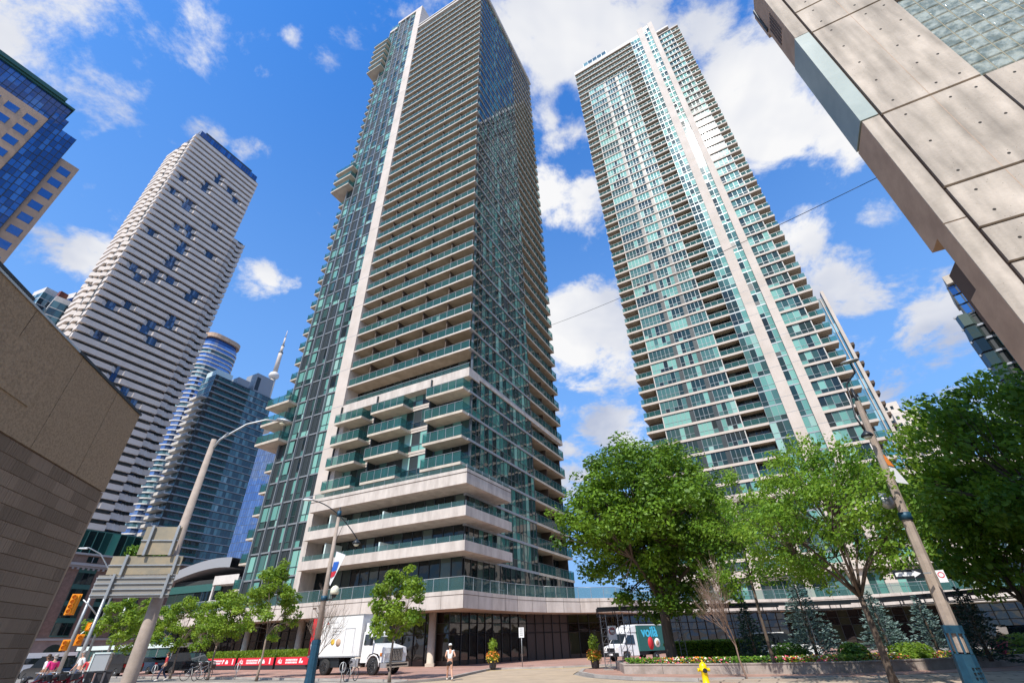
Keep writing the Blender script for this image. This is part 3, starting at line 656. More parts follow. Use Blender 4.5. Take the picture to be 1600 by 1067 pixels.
    for z in (6.2, 10.6, 14.4, 17.6):
        b = MB(); grid_wall(b, 'y', -.2, 6.9, 30, z, z+2.9, 1.6, 0, 1, transom=.9); b.build('window_band', [M['pale_glass'], M['mullion_pale']], root)
    return root
tower_b()

# ================================================================== TOWER C : wavy white balconies on the left
def tower_c():
    root = thing('apartment_tower', 'white tower on the left with rippling balcony bands and scattered blue windows', 'tower', (-142.1, 118.4, 0), GRID)
    FH = 3.0; n = 67; H1 = 202.0
    b = MB(); b.box(-23, -.9, .9, 31, 5, H1); b.box(-20, -3, 31, 37.6, 5, 164); b.build('core_wall', M['core_wall'], root)
    def band(length, outs, z0=-.35, z1=1.15):
        """polyline (s, offset) for one floor"""
        pts = [(0, 1.3)]
        for (a, b_) in outs: pts += [(a-1.6, 1.3), (a, .25), (b_, .25), (b_+1.6, 1.3)]
        pts += [(length, 1.3)]
        return pts
    def make(ptsR, ptsF, sec=False, ylen=31.8):
        b = MB(); inner = -.85
        def seg(P0, P1, Q0, Q1):
            b.face([(*P0, -.35), (*P1, -.35), (*P1, 1.3), (*P0, 1.55)], 0)
            b.face([(*Q0, -.35), (*Q1, -.35), (*P1, -.35), (*P0, -.35)], 0)
            b.face([(*P0, 1.55), (*P1, 1.55), (*Q1, 1.55), (*Q0, 1.55)], 0)
        fr = [(o-1.3, s) for s, o in ptsR]
        ql = [(-1.45, s) for s, o in ptsR]
        fl = [(-s, 1.3-o) for s, o in ptsF][::-1]; qf = [(-s, 1.45) for s, o in ptsF][::-1]
        out = fl[:-1]+fr; inn = qf[:-1]+ql
        for i in range(len(out)-1):
            seg(out[i], out[i+1], inn[i], inn[i+1])
        return b
    patches = []; rr = random.Random(12)
    for _ in range(58):
        k0 = rr.randrange(3, n-3); patches.append((k0, k0+rr.choice((1, 1, 2)), rr.uniform(2.5, 27), rr.uniform(1.2, 2.8)))
    vF = []
    for v in range(9):
        y = random.uniform(3, 6); oF = []
        while y < 19: w = random.uniform(2, 4); oF.append((y, y+w)); y += w+random.uniform(4, 6)
        vF.append([q for q in oF if q[1]+1.7 < 23])
    cf = vF[0]
    for k in range(3, n):
        z = k*FH+1.0; oR = []
        for (k0, k1, y, w) in sorted(patches, key=lambda q: q[2]):
            if k0 <= k < k1 and (not oR or y-1.7 > oR[-1][1]+1.7) and y+w < 29.5: oR.append((y+.5*(k-k0), y+w-.2*(k-k0)))
        if k % 3 == 0: cf = random.choice(vF)
        b = make(band(31.8, oR), band(23.5, cf)); b.build('balcony_band', M['band_white'], root, (0, 0, z))
        b = MB(); grid_wall(b, 'x', -.95, 1, 31, -.1, 2.65, 1.1, 0, 1, gap=.07, proud=.04, transom=1.0, sgn=1)
        for (a, c_) in oR: grid_wall(b, 'x', -.88, a-.2, c_+.2, -.4, 3.0, .8, 2, 1, gap=.06, proud=.06, transom=1.0, sgn=1)
        grid_wall(b, 'y', .95, -23, -1, -.1, 2.65, 1.2, 0, 1, gap=.07)
        b.build('window_band', [M['deep_glass'], M['mullion'], M['patch_glass']], root, (0, 0, z))
    # shorter rear block
    b = make([(0, 1.3), (2, 1.3), (3.2, .3), (4.2, .3), (6, 1.3)], [(0, 1.3), (1, 1.3)]); me = b.mesh('balcony_band', M['band_white'])
    b = MB(); grid_wall(b, 'x', -1.8, 0, 5.8, -.1, 2.65, 1.1, 0, 1, gap=.07, transom=1, sgn=1, spand=(.3, 2)); wm = b.mesh('window_band', [M['deep_glass'], M['mullion'], M['blue_glass']])
    for k in range(3, 54): z = k*FH+1.9; link('balcony_band', me, root, (-1.2, 31.9, z)); link('window_band', wm, root, (-1.2, 31.9, z))
    b = MB(); grid_wall(b, 'x', -1.2, 1.5, 30.5, H1, H1+3.6, 1.2, 0, 1, gap=.1, sgn=1); grid_wall(b, 'y', 1.2, -22, -1.2, H1, H1+3.6, 1.2, 0, 1, gap=.1); b.build('crown_glazing', [M['blue_glass'], M['mullion']], root)
    b = MB(); b.box(-18, -2, 3.5, 27.5, H1, H1+5.6); b.build('mechanical_box', M['spandrel'], root)
    return root
glass('patch_glass', [(0, (.015, .04, .1)), (.4, (.03, .08, .2)), (.75, (.12, .2, .34))], 1.6, .03, .02)
mat('band_white', (.68, .59, .52), .7, col2=(.58, .5, .44), ns=.3)
tower_c()

# ================================================================== plainer neighbours
def ribbon_tower(name, label, cat, loc, rotz, x0, x1, y0, y1, H, FH, gm, w=1.4, faces='xy', slab=None, edge=.0, z0=4, slabm='slab_pale', group=None, transom=None, slabh=.35, gap=.08):
    root = thing(name, label, cat, loc, rotz, group)
    b = MB(); b.box(x0+.1, x1-.1, y0+.1, y1, 0, H-.2); b.build('core_wall', M['core_wall'], root)
    n = int((H-z0)/FH); vs = []
    for v in range(5):
        b = MB(); h = FH-slabh
        if 'y' in faces: grid_wall(b, 'y', y0, x0, x1, 0, h, w, 0, 1, gap=gap, transom=transom)
        if 'x' in faces: grid_wall(b, 'x', x1, y0, y1, 0, h, w, 0, 1, gap=gap, transom=transom, sgn=1)
        if 'w' in faces: grid_wall(b, 'x', x0, y0, y1, 0, h, w, 0, 1, gap=gap, transom=transom, sgn=-1)
        vs.append(b.mesh('window_band', [M[gm], M['mullion']]))
    b = MB(); b.box(x0-edge, x1+edge, y0-edge, y1, -slabh, 0); sm = b.mesh('floor_slab', M[slabm])
    for k in range(n):
        link('window_band', random.choice(vs), root, (0, 0, z0+k*FH)); link('floor_slab', sm, root, (0, 0, z0+k*FH))
    b = MB(); b.box(x0-edge, x1+edge, y0-edge, y1, z0+n*FH-slabh, H+.6); b.build('parapet', M[slabm], root)
    return root

# tower D : tan office block with square blue windows, stepping down in glass
def tower_d():
    root = thing('office_tower', 'sandy office block with square blue windows and stepped blue glass corner at the left edge', 'tower', (-99.2, 63.9, 0), GRID)
    F = 3.8
    def tan_face(y0, y1, zt, x, nm, single=False):
        z = zt-3.0; k = 0
        b = MB(); b.box(x-14, x, y0, y1, 0, zt); b.build('wall', M['tan_stone'], root)
        ys = [(y0+y1)/2] if single else [y1-2.0-3.15*i for i in range(int((y1-y0-2)/3.15))]
        while z > 35:
            for y in ys:
                nm.append((x, y, z))
            z -= F
    wl = []; tan_face(-3.6, 0, 95.7, 0.0, wl, True); tan_face(-48, -9, 103.5, -.6, wl)
    wl.sort(key=lambda q: (q[2] < 70, abs(q[1]), -q[2]))
    one = MB(); one.box(-.02, .02, -.95, .95, -.95, .95, 0); one.box(-.0, .05, -1.02, -.95, -1.02, 1.02, 1); one.box(-.0, .05, .95, 1.02, -1.02, 1.02, 1)
    wm = one.mesh('window', [M['blue_glass'], M['mullion']])
    rest = MB()
    for i, (x, y, z) in enumerate(wl):
        if i < 100: link('window', wm, root, (x+.02, y, z))
        else: rest.box(x, x+.03, y-.95, y+.95, z-.95, z+.95)
    if rest.f: struct(rest.build('window', M['blue_glass'], root), 'stuff')
    for (y0, y1, zt, x) in ((-6.4, -3.6, 102, .7), (-9, -6.4, 106, -.2)):
        b = MB(); b.box(x-14, x-.05, y0+.03, y1-.03, 0, zt-.1); b.build('core_wall', M['core_wall'], root)
        for k in range(22):
            b = MB(); z1 = zt-k*3.8; grid_wall(b, 'x', x, y0, y1, z1-3.8, z1, .95, 0, 1, gap=.1, proud=.06, transom=1.9, sgn=1)
            b.box(x-.05, x+.05, y0, y1, z1-3.85, z1-3.75, 1)
            if k < 4: grid_wall(b, 'y', y1, x-8, x, z1-3.8, z1, .95, 0, 1, gap=.1, transom=1.9, sgn=1)
            b.build('window_band', [M['blue_glass'], M['dark_metal']], root)
    for k in range(2):
        b = MB(); grid_wall(b, 'x', -1.6, -48, -7.2, 103.5+k*3.6, 107.1+k*3.6, .95, 0, 1, gap=.1, transom=1.8, sgn=1); grid_wall(b, 'y', -7.2, -12, -1.6, 103.5+k*3.6, 107.1+k*3.6, .95, 0, 1, gap=.1, sgn=1)
        b.build('window_band', [M['blue_glass'], M['dark_metal']], root)
    b = MB(); b.box(-14, -1.7, -48, -7.3, 103.5, 110.6); b.build('core_wall', M['core_wall'], root)
    b = MB(); b.box(-15, -1.2, -48, -6.9, 110.7, 111.3); b.box(-15, -.9, -46, -9, 111.3, 112.4); b.build('cornice', M['green_metal'], root)
    return root
mat('tan_stone', (.55, .37, .25), .75, col2=(.47, .31, .21), ns=.5, bump=.1)
mat('green_metal', (.03, .1, .08), .4, .3)
tower_d()

# harbour towers in the distance, left to right
ribbon_tower('glass_tower', 'small pale blue glass tower top peeking over the left roof beside a rust red fin', 'tower', P(-54.3, 262), R(-20), 0, 9, 0, 20, 137, 3.2, 'pale_glass', 1.5, 'xy')
ribbon_tower('glass_tower', 'small dark blue glass tower top right of the rust red fin', 'tower', P(-52.4, 250), R(-15), 0, 8, 0, 20, 134, 3.2, 'blue_glass', 1.5, 'xy')
b = MB(); b.box(-.8, .8, 0, 3, 0, 134); tag(b.build('facade_fin', M['red_steel'], None, P(-52.75, 246), R(-15)), 'rust red vertical fin between the two small glass tower tops', 'fin')
ribbon_tower('glass_tower', 'teal grey mid rise tower top below the two small glass towers on the left', 'tower', P(-52.9, 225), R(-35), 0, 11, 0, 20, 114, 3.2, 'pale_glass', 2.0, 'xy')

def curved_tower():
    root = thing('glass_tower', 'slim curved light blue glass tower with an oval pierced crown behind the white tower', 'tower', P(-38.2, 330), R(-27))
    H = 168; rx, ry = 11.5, 11.5
    def ring(e=0.0, n=28): sp = lambda v: math.copysign(abs(v)**.55, v); return [((rx+e)*sp(math.cos(2*PI*i/n)), (ry+e)*sp(math.sin(2*PI*i/n))) for i in range(n)]
    b = MB(); b.prism(ring(-.3), 0, H); b.build('core_wall', M['core_wall'], root)
    vs = []
    for v in range(4):
        b = MB(); rg = ring()
        for i in range(28): b.face([(*rg[i], 0), (*rg[(i+1) % 28], 0), (*rg[(i+1) % 28], 2.3), (*rg[i], 2.3)])
        vs.append(b.mesh('window_band', [M['sky_glass'] if v < 2 else M['pale_glass']]))
    b = MB(); b.prism(ring(.5), -.7, -.02); sm = b.mesh('floor_slab', M['slab_pale'])
    for k in range(1, 58): link('window_band', random.choice(vs), root, (0, 0, 3*k)); link('floor_slab', sm, root, (0, 0, 3*k))
    b = MB(); b.prism(ring(-1), H, H+9); b.build('crown', M['blue_glass'], root)
    b = MB(); b.prism(ring(.5), H+9, H+12); b.build('crown_ring', M['tan_stone'], root)
    b = MB(); 
    for a in (-75, -52, -98, -30): 
        c = Vector(((rx+.95)*math.cos(R(a)), (ry+.95)*math.sin(R(a)))); b.lathe([(0.01, 0), (1.5, .02), (1.5, .1)], (c.x, c.y, H+10.5), 14, T=Matrix.Rotation(R(a+90), 4, 'Z') @ Matrix.Rotation(R(90), 4, 'X'))
    b.build('porthole', M['slab_pale'], root)
curved_tower()

def slant_tower():
    root = thing('glass_tower', 'dark teal tower with white balcony stack and grey roof box before the needle tower', 'tower', P(-37.2, 225), R(-27.3))
    # broad face looks right, along the street; short face is stacked with balconies
    H = 108
    b = MB(); b.box(-10, -.1, .1, 30, 0, H-.2); b.build('core_wall', M['core_wall'], root)
    vs = []
    for v in range(6):
        b = MB(); grid_wall(b, 'x', 0, 1.5, 17, 0, 2.5, 1.4, 0, 1, gap=.1, sgn=1, spand=(.25, 2)); grid_wall(b, 'x', 0, 17.2, 30, 0, 2.5, 1.4, 3, 1, gap=.1, sgn=1); grid_wall(b, 'y', 0, -10, 0, 0, 2.5, 1.2, 3, 1, gap=.1)
        vs.append(b.mesh('window_band', [M['deep_glass'], M['mullion'], M['spandrel'], M['pale_glass']]))
    b = MB(); b.box(-10, .9, -.1, 17, -.35, .1); b.box(0, .3, 17, 30, -.3, 0); s1 = b.mesh('floor_slab', M['grey_panel'])
    b = MB(); b.box(-9.5, -.2, -2.4, 0, -.35, .1); b.box(-9.5, -.2, -2.4, -2.2, .1, .9); s2 = b.mesh('balcony', M['slab_pale'])
    b = MB(); b.face([(.85, 1.5, .1), (.85, 17, .1), (.85, 17, 1.1), (.85, 1.5, 1.1)]); rl = b.mesh('glass_railing', M['railing_glass'])
    for k in range(1, 36):
        z = 3*k; link('window_band', random.choice(vs), root, (0, 0, z)); o = link('floor_slab', s1, root, (0, 0, z)); link('glass_railing', rl, o)
        if k < 33: link('balcony', s2, root, (0, 0, z))
    b = MB(); b.box(-9, -1, .5, 8, H, H+3); b.build('penthouse', M['frosted_glass'], root)
    b = MB(); b.box(-9, -1.5, 11, 17, H, H+4); b.box(-9.5, -1.0, 19, 28.5, H, H+10); b.box(-1.1, -.95, 19.5, 21.5, H+1, H+8, 1); b.build('roof_box', [M['grey_panel'], M['dark_metal']], root)
slant_tower()

# observation needle far behind
def needle():
    root = thing('observation_tower', 'slender concrete needle tower with round white pod and antenna far in the distance', 'tower', P(-31.35, 895))
    b = MB(); b.lathe([(24, 0), (14, 80), (9, 200), (7, 335)], n=12); b.build('shaft', M['slab_pale'], root)
    b = MB(); b.lathe([(7, 326), (13, 330), (20, 334), (22, 338), (21, 342), (17.5, 343), (17.5, 344.5), (19.5, 345), (19.5, 348), (17, 348.5), (16, 352), (14, 353), (13, 358), (7, 366)], n=36); b.build('pod', M['white_paint'], root)
    b = MB(); b.lathe([(20.2, 343.6), (20.2, 344.8)], n=36); b.lathe([(17.8, 348.8), (17.4, 351.2)], n=36); b.build('window_ring', M['spandrel'], root)
    b = MB(); b.lathe([(7, 366), (5.5, 400), (5, 442)], n=12); b.build('upper_shaft', M['slab_concrete'], root)
    b = MB(); b.lathe([(5, 440), (9, 443), (9.5, 447), (8, 451), (4, 454)], n=24); b.build('upper_pod', M['slab_pale'], root)
    b = MB(); b.lathe([(4.2, 454), (3.9, 490), (3.9, 498)], n=12); b.lathe([(4.4, 498), (4.4, 500)], n=12, m=1); b.lathe([(2.8, 500), (2.6, 515)], n=10); b.lathe([(3.1, 515), (3.1, 517)], n=10, m=1); b.lathe([(1.8, 517), (1.5, 535)], n=8); b.lathe([(1.0, 535), (.5, 553)], n=8); b.build('antenna', [M['white_paint'], M['mullion']], root)
needle()
ribbon_tower('glass_tower', 'mirror blue office tower reflecting clouds between the needle tower and the central tower', 'tower', P(-32.6, 300), R(-14), 0, 46, 0, 25, 106, 4.2, 'sky_glass', 1.5, 'y', z0=2, slabm='mullion', slabh=.2, gap=.06)

# right hand neighbours
def tower_h():
    root = ribbon_tower('glass_tower', 'pale blue glass tower with a bright white vertical edge behind the right tower', 'tower', P(38.2, 150), R(-30), 0, 7.4, 0, 12, 90, 3.2, 'cyan_glass', 1.5, 'y', slabm='mullion', slabh=.15, gap=.06)
    b = MB(); b.box(7.4, 8.2, -.9, 1.5, 0, 92.5); b.build('edge_fin', M['white_paint'], root)
    b = MB(); b.box(6.5, 6.75, -.5, 0, 0, 90); b.build('edge_fin', M['white_paint'], root)
    for k in range(18):
        b = MB(); b.box(8.3, 9.4, .5, 3.4, 18+k*3.2, 18.9+k*3.2); b.build('balcony', M['brown_recess'], root)
tower_h()
def tower_tan():
    root = thing('apartment_tower', 'cream stepped tower with small windows low on the skyline right of the blue glass tower', 'tower', P(41.2, 260), R(-35))
    k = 0
    for (x0, x1, y0, H) in ((0, 6, 0, 90), (2, 11, -3, 84), (5, 15, -6, 77), (8, 19, -9, 68)):
        b = MB(); b.box(x0, x1, y0, 20, 0, H); b.build('wall', M['cream_stone'], root)
        n = int((x1-x0)/2.2)
        for f in range(5):
            b = MB()
            for i in range(n): b.box(x0+.6+i*2.2, x0+1.7+i*2.2, y0-.05, y0+.02, H-3.4-f*3.3, H-1.8-f*3.3)
            b.build('window_band', M['deep_glass'], root)
mat('cream_stone', (.62, .54, .46), .8)
tower_tan()
def tower_i():
    root = thing('apartment_tower', 'dark tower with projecting bay windows seen past the right concrete building', 'tower', P(49.9, 118), R(-47))
    b = MB(); b.box(2.6, 20, .8, 14, 54, 62); b.box(.6, 20, .9, 14, 0, 54); b.build('core_wall', M['core_wall'], root)
    b = MB(); b.box(2.3, 20, -.2, 14, 62, 64); b.build('parapet', M['slab_concrete'], root)
    vs = []
    for v in range(4):
        b = MB()
        for x in (.2, 3.2, 6.2, 9.2): b.prism([(x, .8), (x+.5, -.4), (x+1.9, -.4), (x+2.4, .8)], 0, 2.6, 0)
        b.box(0, 12, .6, .85, 2.6, 3.0, 1); vs.append(b.mesh('bay_window', [M['deep_glass'], M['grey_panel']]))
    for k in range(17): link('bay_window', random.choice(vs), root, (0, 0, 4+3*k))
    for k in range(3):
        b = MB(); grid_wall(b, 'y', .5, 2, 14, 54.8+k*2.4, 56.8+k*2.4, 1.2, 0, 1, gap=.25); b.build('window_band', [M['blue_glass'], M['spandrel']], root)
tower_i()

# ================================================================== near concrete building on the right (panels, glass block)
def panelmat():
    mt = mat('panel_concrete', (.54, .455, .37), .85, col2=(.38, .32, .255), ns=.9, bump=.35, bs=14, lo=.3, hi=.7)
    t = mt.node_tree; b = t.nodes['Principled BSDF']; link_ = b.inputs['Base Color'].links[0].from_socket
    tcn = t.nodes.new('ShaderNodeTexCoord')
    v = t.nodes.new('ShaderNodeTexVoronoi'); v.inputs['Scale'].default_value = 9.0; t.links.new(tcn.outputs['Object'], v.inputs['Vector'])
    n = t.nodes.new('ShaderNodeTexNoise'); n.inputs['Scale'].default_value = 1.3; t.links.new(tcn.outputs['Object'], n.inputs['Vector'])
    th = t.nodes.new('ShaderNodeMath'); th.operation = 'MULTIPLY'; t.links.new(n.outputs[0], th.inputs[0]); th.inputs[1].default_value = .2
    lt = t.nodes.new('ShaderNodeMath'); lt.operation = 'LESS_THAN'; t.links.new(v.outputs['Distance'], lt.inputs[0]); 
    sb = t.nodes.new('ShaderNodeMath'); sb.operation = 'SUBTRACT'; t.links.new(th.outputs[0], sb.inputs[0]); sb.inputs[1].default_value = .035
    t.links.new(sb.outputs[0], lt.inputs[1])
    mp = t.nodes.new('ShaderNodeMapping'); mp.inputs['Scale'].default_value = (1, 1, .18); t.links.new(tcn.outputs['Object'], mp.inputs[0])
    n2 = t.nodes.new('ShaderNodeTexNoise'); n2.inputs['Scale'].default_value = 2.4; n2.inputs['Detail'].default_value = 7; t.links.new(mp.outputs[0], n2.inputs['Vector'])
    mr = t.nodes.new('ShaderNodeMapRange'); mr.inputs['From Min'].default_value = .35; mr.inputs['From Max'].default_value = .7; mr.inputs['To Min'].default_value = 1.15; mr.inputs['To Max'].default_value = .6; t.links.new(n2.outputs[0], mr.inputs['Value'])
    sc = t.nodes.new('ShaderNodeVectorMath'); sc.operation = 'SCALE'; t.links.new(link_, sc.inputs[0]); t.links.new(mr.outputs[0], sc.inputs['Scale'])
    mx = t.nodes.new('ShaderNodeMix'); mx.data_type = 'RGBA'; t.links.new(lt.outputs[0], mx.inputs[0]); t.links.new(sc.outputs[0], mx.inputs[6]); mx.inputs[7].default_value = (.17, .13, .1, 1)
    t.links.new(mx.outputs[2], b.inputs['Base Color']); return mt
panelmat()
mat('tie_hole', (.03, .025, .02), .9)
mat('glass_block', (.36, .38, .31), .08, col2=(.14, .16, .12), ns=4, bump=1.0, bs=5, spec=1.0, lo=.4, hi=.6)
mat('mortar', (.33, .29, .2), .9)
mat('side_concrete', (.56, .38, .26), .85, col2=(.42, .28, .19), ns=.8, bump=.3, bs=14)  # panel concrete again, with the brown of the shaded side in its colour
mat('sealant', (.11, .075, .06), .9)
def tower_e():
    root = thing('concrete_building', 'towering pale concrete panel building with glass block window leaning into the upper right corner', 'building', (11.1, 8.17, 0), GRID)
    # side profile: (z0, z1, depth)
    b = MB()
    prof = [(-.1, 8.6, 1.1), (10.35, 14.9, 1.22), (20.52, 23.6, 1.22), (23.62, 25.6, 1.45)]
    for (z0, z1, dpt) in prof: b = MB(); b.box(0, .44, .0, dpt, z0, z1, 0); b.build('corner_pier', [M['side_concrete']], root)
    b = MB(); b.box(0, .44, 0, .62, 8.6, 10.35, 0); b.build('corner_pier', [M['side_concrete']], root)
    b = MB(); b.box(.3, 1.2, .66, 1.9, 8.0, 9.9, 0); b.build('dark_opening', M['sealant'], root)
    b = MB()
    b.box(.003, .45, -.03, 0, -.1, 10.28, 0); b.box(.003, .45, -.03, 0, 10.32, 14.9, 0); b.build('front_ledge', M['panel_concrete'], root); b = MB(); b.box(.003, .45, -.03, 0, 20.52, 25.6, 0)
    b.build('front_ledge', M['panel_concrete'], root)
    b = MB(); b.box(-.03, .44, -.045, 1.2, 14.95, 20.47); b.build('frosted_bay', M['frosted_side'], root)
    b = MB(); b.box(-.05, 0, 1.05, 1.2, 23.7, 25.6); b.build('downpipe', M['dark_metal'], root)
    b = MB()
    for i in range(5): b.box(-.02, 0, .25+i*.16, .34+i*.16, 22.0, 23.4)
    b.build('louvre', M['sealant'], root)
    b = MB(); b.prism([(.44, .12), (30, .12), (30, 9), (5.2, 9), (1.0, 2.0), (.44, 1.0)], -.1, 25.5); b.build('core_wall', M['sealant'], root)
    seams = [-.1, 3.0, 5.6, 8.75, 9.9, 11.45, 14.93, 20.42, 22.1, 24.0, 25.6]
    g = .045; n = 0
    for i in range(len(seams)-1):
        z0, z1 = seams[i]+g, seams[i+1]-g
        cols = [(.55, 2.93)]
        if not (14.9 < seams[i] < 20): cols += [(3.0, 7.2), (7.27, 11.5), (11.57, 15.8)]
        else: cols += [(7.27, 11.5), (11.57, 15.8)]
        for (x0, x1) in cols:
            b = MB(); b.box(x0, x1, .0, .1, z0, z1, 0)
            b.box((x0+x1)/2-.006, (x0+x1)/2+.006, -.003, 0, z0, z1, 2)
            hs_ = [z0+.35+j*(z1-z0-.7)/max(1, round((z1-z0-.7)/1.3)) for j in range(max(1, round((z1-z0-.7)/1.3))+1)] if z1-z0 > 1.2 else [(z0+z1)/2]
            for z in hs_:
                for x in (x0+.45, (x0+x1)/2+.32, x1-.3):
                    x += random.uniform(-.03, .03); b.lathe([(.036, -.004), (.036, .003)], (x, 0, z), 10, 1, T=Matrix.Rotation(R(90), 4, 'X'))
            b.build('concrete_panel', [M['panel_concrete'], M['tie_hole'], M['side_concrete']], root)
    # glass block window
    b = MB(); nx, nz = 11, 9; x0, x1, z0, z1 = 2.97, 7.2, 14.98, 20.0; w = (x1-x0)/nx; h = (z1-z0)/nz
    for i in range(nx):
        for j in range(nz):
            a, c = x0+i*w+.012, x0+(i+1)*w-.012; e, f = z0+j*h+.012, z0+(j+1)*h-.012; cx, cz = (a+c)/2, (e+f)/2; y = .07
            q = [(a, y+.02, e), (c, y+.02, e), (c, y+.02, f), (a, y+.02, f)]; t = [(a+.04, y, e+.04), (c-.04, y, e+.04), (c-.04, y, f-.04), (a+.04, y, f-.04)]
            b.face(t, 0); 
            for k in range(4): b.face([q[k], q[(k+1) % 4], t[(k+1) % 4], t[k]], 0)
    b.build('glass_block_window', M['glass_block'], root)
    b = MB(); b.box(x0, x1, .095, .11, z0, z1); b.build('mortar_bed', M['mortar'], root)
    b = MB(); b.box(2.97, 7.2, -.02, .11, 20.02, 20.4); b.build('lintel', M['panel_concrete'], root)
mat('frosted_side', (.2, .25, .23), .35, spec=.6, col2=(.34, .39, .35), ns=.3)
tower_e()

# ================================================================== near building on the left (aggregate panels over ribbed block)
def tower_f():
    fb = -16.0
    root = thing('concrete_building', 'shaded brown building with ribbed block courses below smooth aggregate panels at the left edge', 'building', (-8.56, 9.38, 0), R(16.0))
    # local: face is the plane x = 0 (normal +x), running towards -y from the corner at the origin
    b = MB(); b.box(-9, -.02, -16, -.02, -.1, 6.0); b.build('core_wall', M['sealant'], root)
    # ribbed split block courses
    H = .205; n = 22; b = MB(); m2 = MB()
    zt = 4.5
    nz = int(zt/H)
    for j in range(nz):
        z0 = zt-(j+1)*H; off = (.3 if j % 2 else 0)
        y = 0
        first = True
        while y > -7.5:
            L_ = .6 if not (first and off) else .3; first = False
            y0 = y-L_
            r = random.random(); k = round(L_/.025)
            for i in range(k):
                ya = y-i*L_/k-.003; yb = y-(i+1)*L_/k+.009
                b.box(-.03, .0+random.uniform(-.004, .003), yb, ya, z0+.008, z0+H-.004, 0, r)
            y = y0
    b.box(-.05, -.018, -7.5, 0, 0, zt, 1)
    b.build('ribbed_wall', [M['rib_block'], M['rib_mortar']], root)
    b = MB(); b.box(-9, 0, 0, .05, -.1, zt, 0); b.build('end_wall', M['rib_block'], root)
    # smooth panels
    ys = [0.05, -1.12, -2.55, -4.0, -5.4, -7.0]
    for i in range(5):
        b = MB(); b.box(-.1, .012, ys[i+1]+.008, ys[i]-.008, zt+.02, 6.24); b.build('aggregate_panel', M['aggregate'], root)
    b = MB(); b.box(.0, .03, -7, -3.1, 5.0, 5.75); b.build('coarse_sunlit_patch', M['aggregate_sunlit'], root)  # sunlit patch of rough wall, put in as a slightly paler colour
    b = MB(); b.box(-9, -.1, 0, .05, zt+.02, 6.24); b.build('end_panel', M['aggregate'], root)
    b = MB(); b.box(-.3, .035, -2.72, .07, 6.24, 6.29); b.build('coping', M['dark_metal'], root)
    b = MB(); b.box(-.3, .035, -9, -2.72, 6.24, 6.275); b.build('coping', M['aluminium'], root)
    b = MB(); b.box(-9, -.55, -12, -3.55, 6.0, 6.72); b.box(-9, -.5, -12, -3.5, 6.72, 6.78, 1); b.build('rooftop_wall', [M['aggregate'], M['dark_metal']], root)
mat('rib_block', (.34, .25, .175), .95, col2=(.22, .16, .11), attr=True, bump=.5, bs=40)
mat('rib_mortar', (.16, .1, .06), .95)
mat('aggregate', (.36, .26, .165), .9, col2=(.24, .17, .105), ns=28, bump=.5, bs=60, detail=3)
mat('aggregate_sunlit', (.38, .275, .175), .95, col2=(.25, .18, .115), ns=20, bump=1.0, bs=35, detail=3)  # coarser bump, base colour lifted a little to stand for sunlight
tower_f()

# ================================================================== old brick building, green glass roof, low glass block
def arch(b, y0, y1, z0, z1, x, m, n=8):
    r = (y1-y0)/2; c = (y0+y1)/2; zc = z1-r
    pts = [(x, y0, z0), (x, y1, z0)]+[(x, c+r*math.cos(PI*i/n), zc+r*math.sin(PI*i/n)) for i in range(n+1)]
    b.face(pts, m)
def brick_block():
    root = thing('brick_building', 'old dark brick building with arched ground floor and teal window strips, far left corner', 'building', P(-44.5, 112), GRID)
    D_ = 25; H = 16.4
    b = MB(); b.box(-20, 0, 0, D_, 0, H); b.build('wall', M['old_brick'], root)
    b = MB(); b.box(-20, .7, -.3, D_+.3, H-1.7, H-1.3); b.box(-20, .4, -.2, D_+.2, H-2.0, H-1.7); b.box(-20, .35, -.2, D_+.2, 3.9, 4.2); b.box(-20, .3, -.2, D_+.2, H, H+.3)
    for i in range(32): b.box(.0, .35, .4+i*.76, .7+i*.76, H-2.3, H-2.0)
    b.build('cornice', M['grey_panel'], root)
    b = MB(); b.box(-20, .15, 0, D_, 0, 3.9); b.build('stone_base', M['shaded_stone'], root)
    y = 2.0; i = 0
    while y < D_-3:
        b = MB(); arch(b, y, y+2.6, .3, 3.4, .17, 0); b.build('arched_window', M['deep_glass'], root)
        b = MB(); b.box(.0, .05, y, y+2.6, 4.4, H-2.6, 1)
        for j in range(4):
            z = 4.6+j*2.45; grid_wall(b, 'x', .08, y+.1, y+2.5, z, z+1.7, .8, 0, 2, gap=.1, sgn=1); b.box(.06, .12, y, y+2.6, z+1.75, z+2.4, 1)
        b.build('window_strip', [M['deep_glass'], M['green_panel'], M['dark_metal']], root)
        b = MB()
        b.box(.0, .06, y+.5, y+2.1, H-1.1, H-.2); b.box(.06, .09, y+1.25, y+1.35, H-1.1, H-.2, 1)
        b.build('attic_window', [M['deep_glass'], M['grey_panel']], root)
        y += 4.2
    b = MB(); b.box(-19, -2, 1, 16, H+.3, H+4.4, 1); grid_wall(b, 'x', -1.95, 1, 16, H+.3, H+4.2, 1.2, 0, 1, gap=.12, sgn=1); b.build('rooftop_glazing', [M['teal_glass'], M['green_panel']], root)
    b = MB()
    for i in range(7): leafball(b, (-1.0, 13.5+i*1.0+random.uniform(-.3, .3), H+1.4+random.uniform(-.3, .6)), 1.3, 160, .28)
    tag(b.build('roof_shrub', M['shrub'], None, root.location, GRID), 'green shrubs growing on the roof of the brick building', 'shrub')
mat('old_brick', (.24, .16, .13), .9, col2=(.16, .11, .09), ns=2, bump=.2, bs=15)
mat('shaded_stone', (.3, .26, .24), .9, col2=(.22, .19, .18), ns=1)
mat('green_panel', (.04, .12, .11), .4)
brick_block()
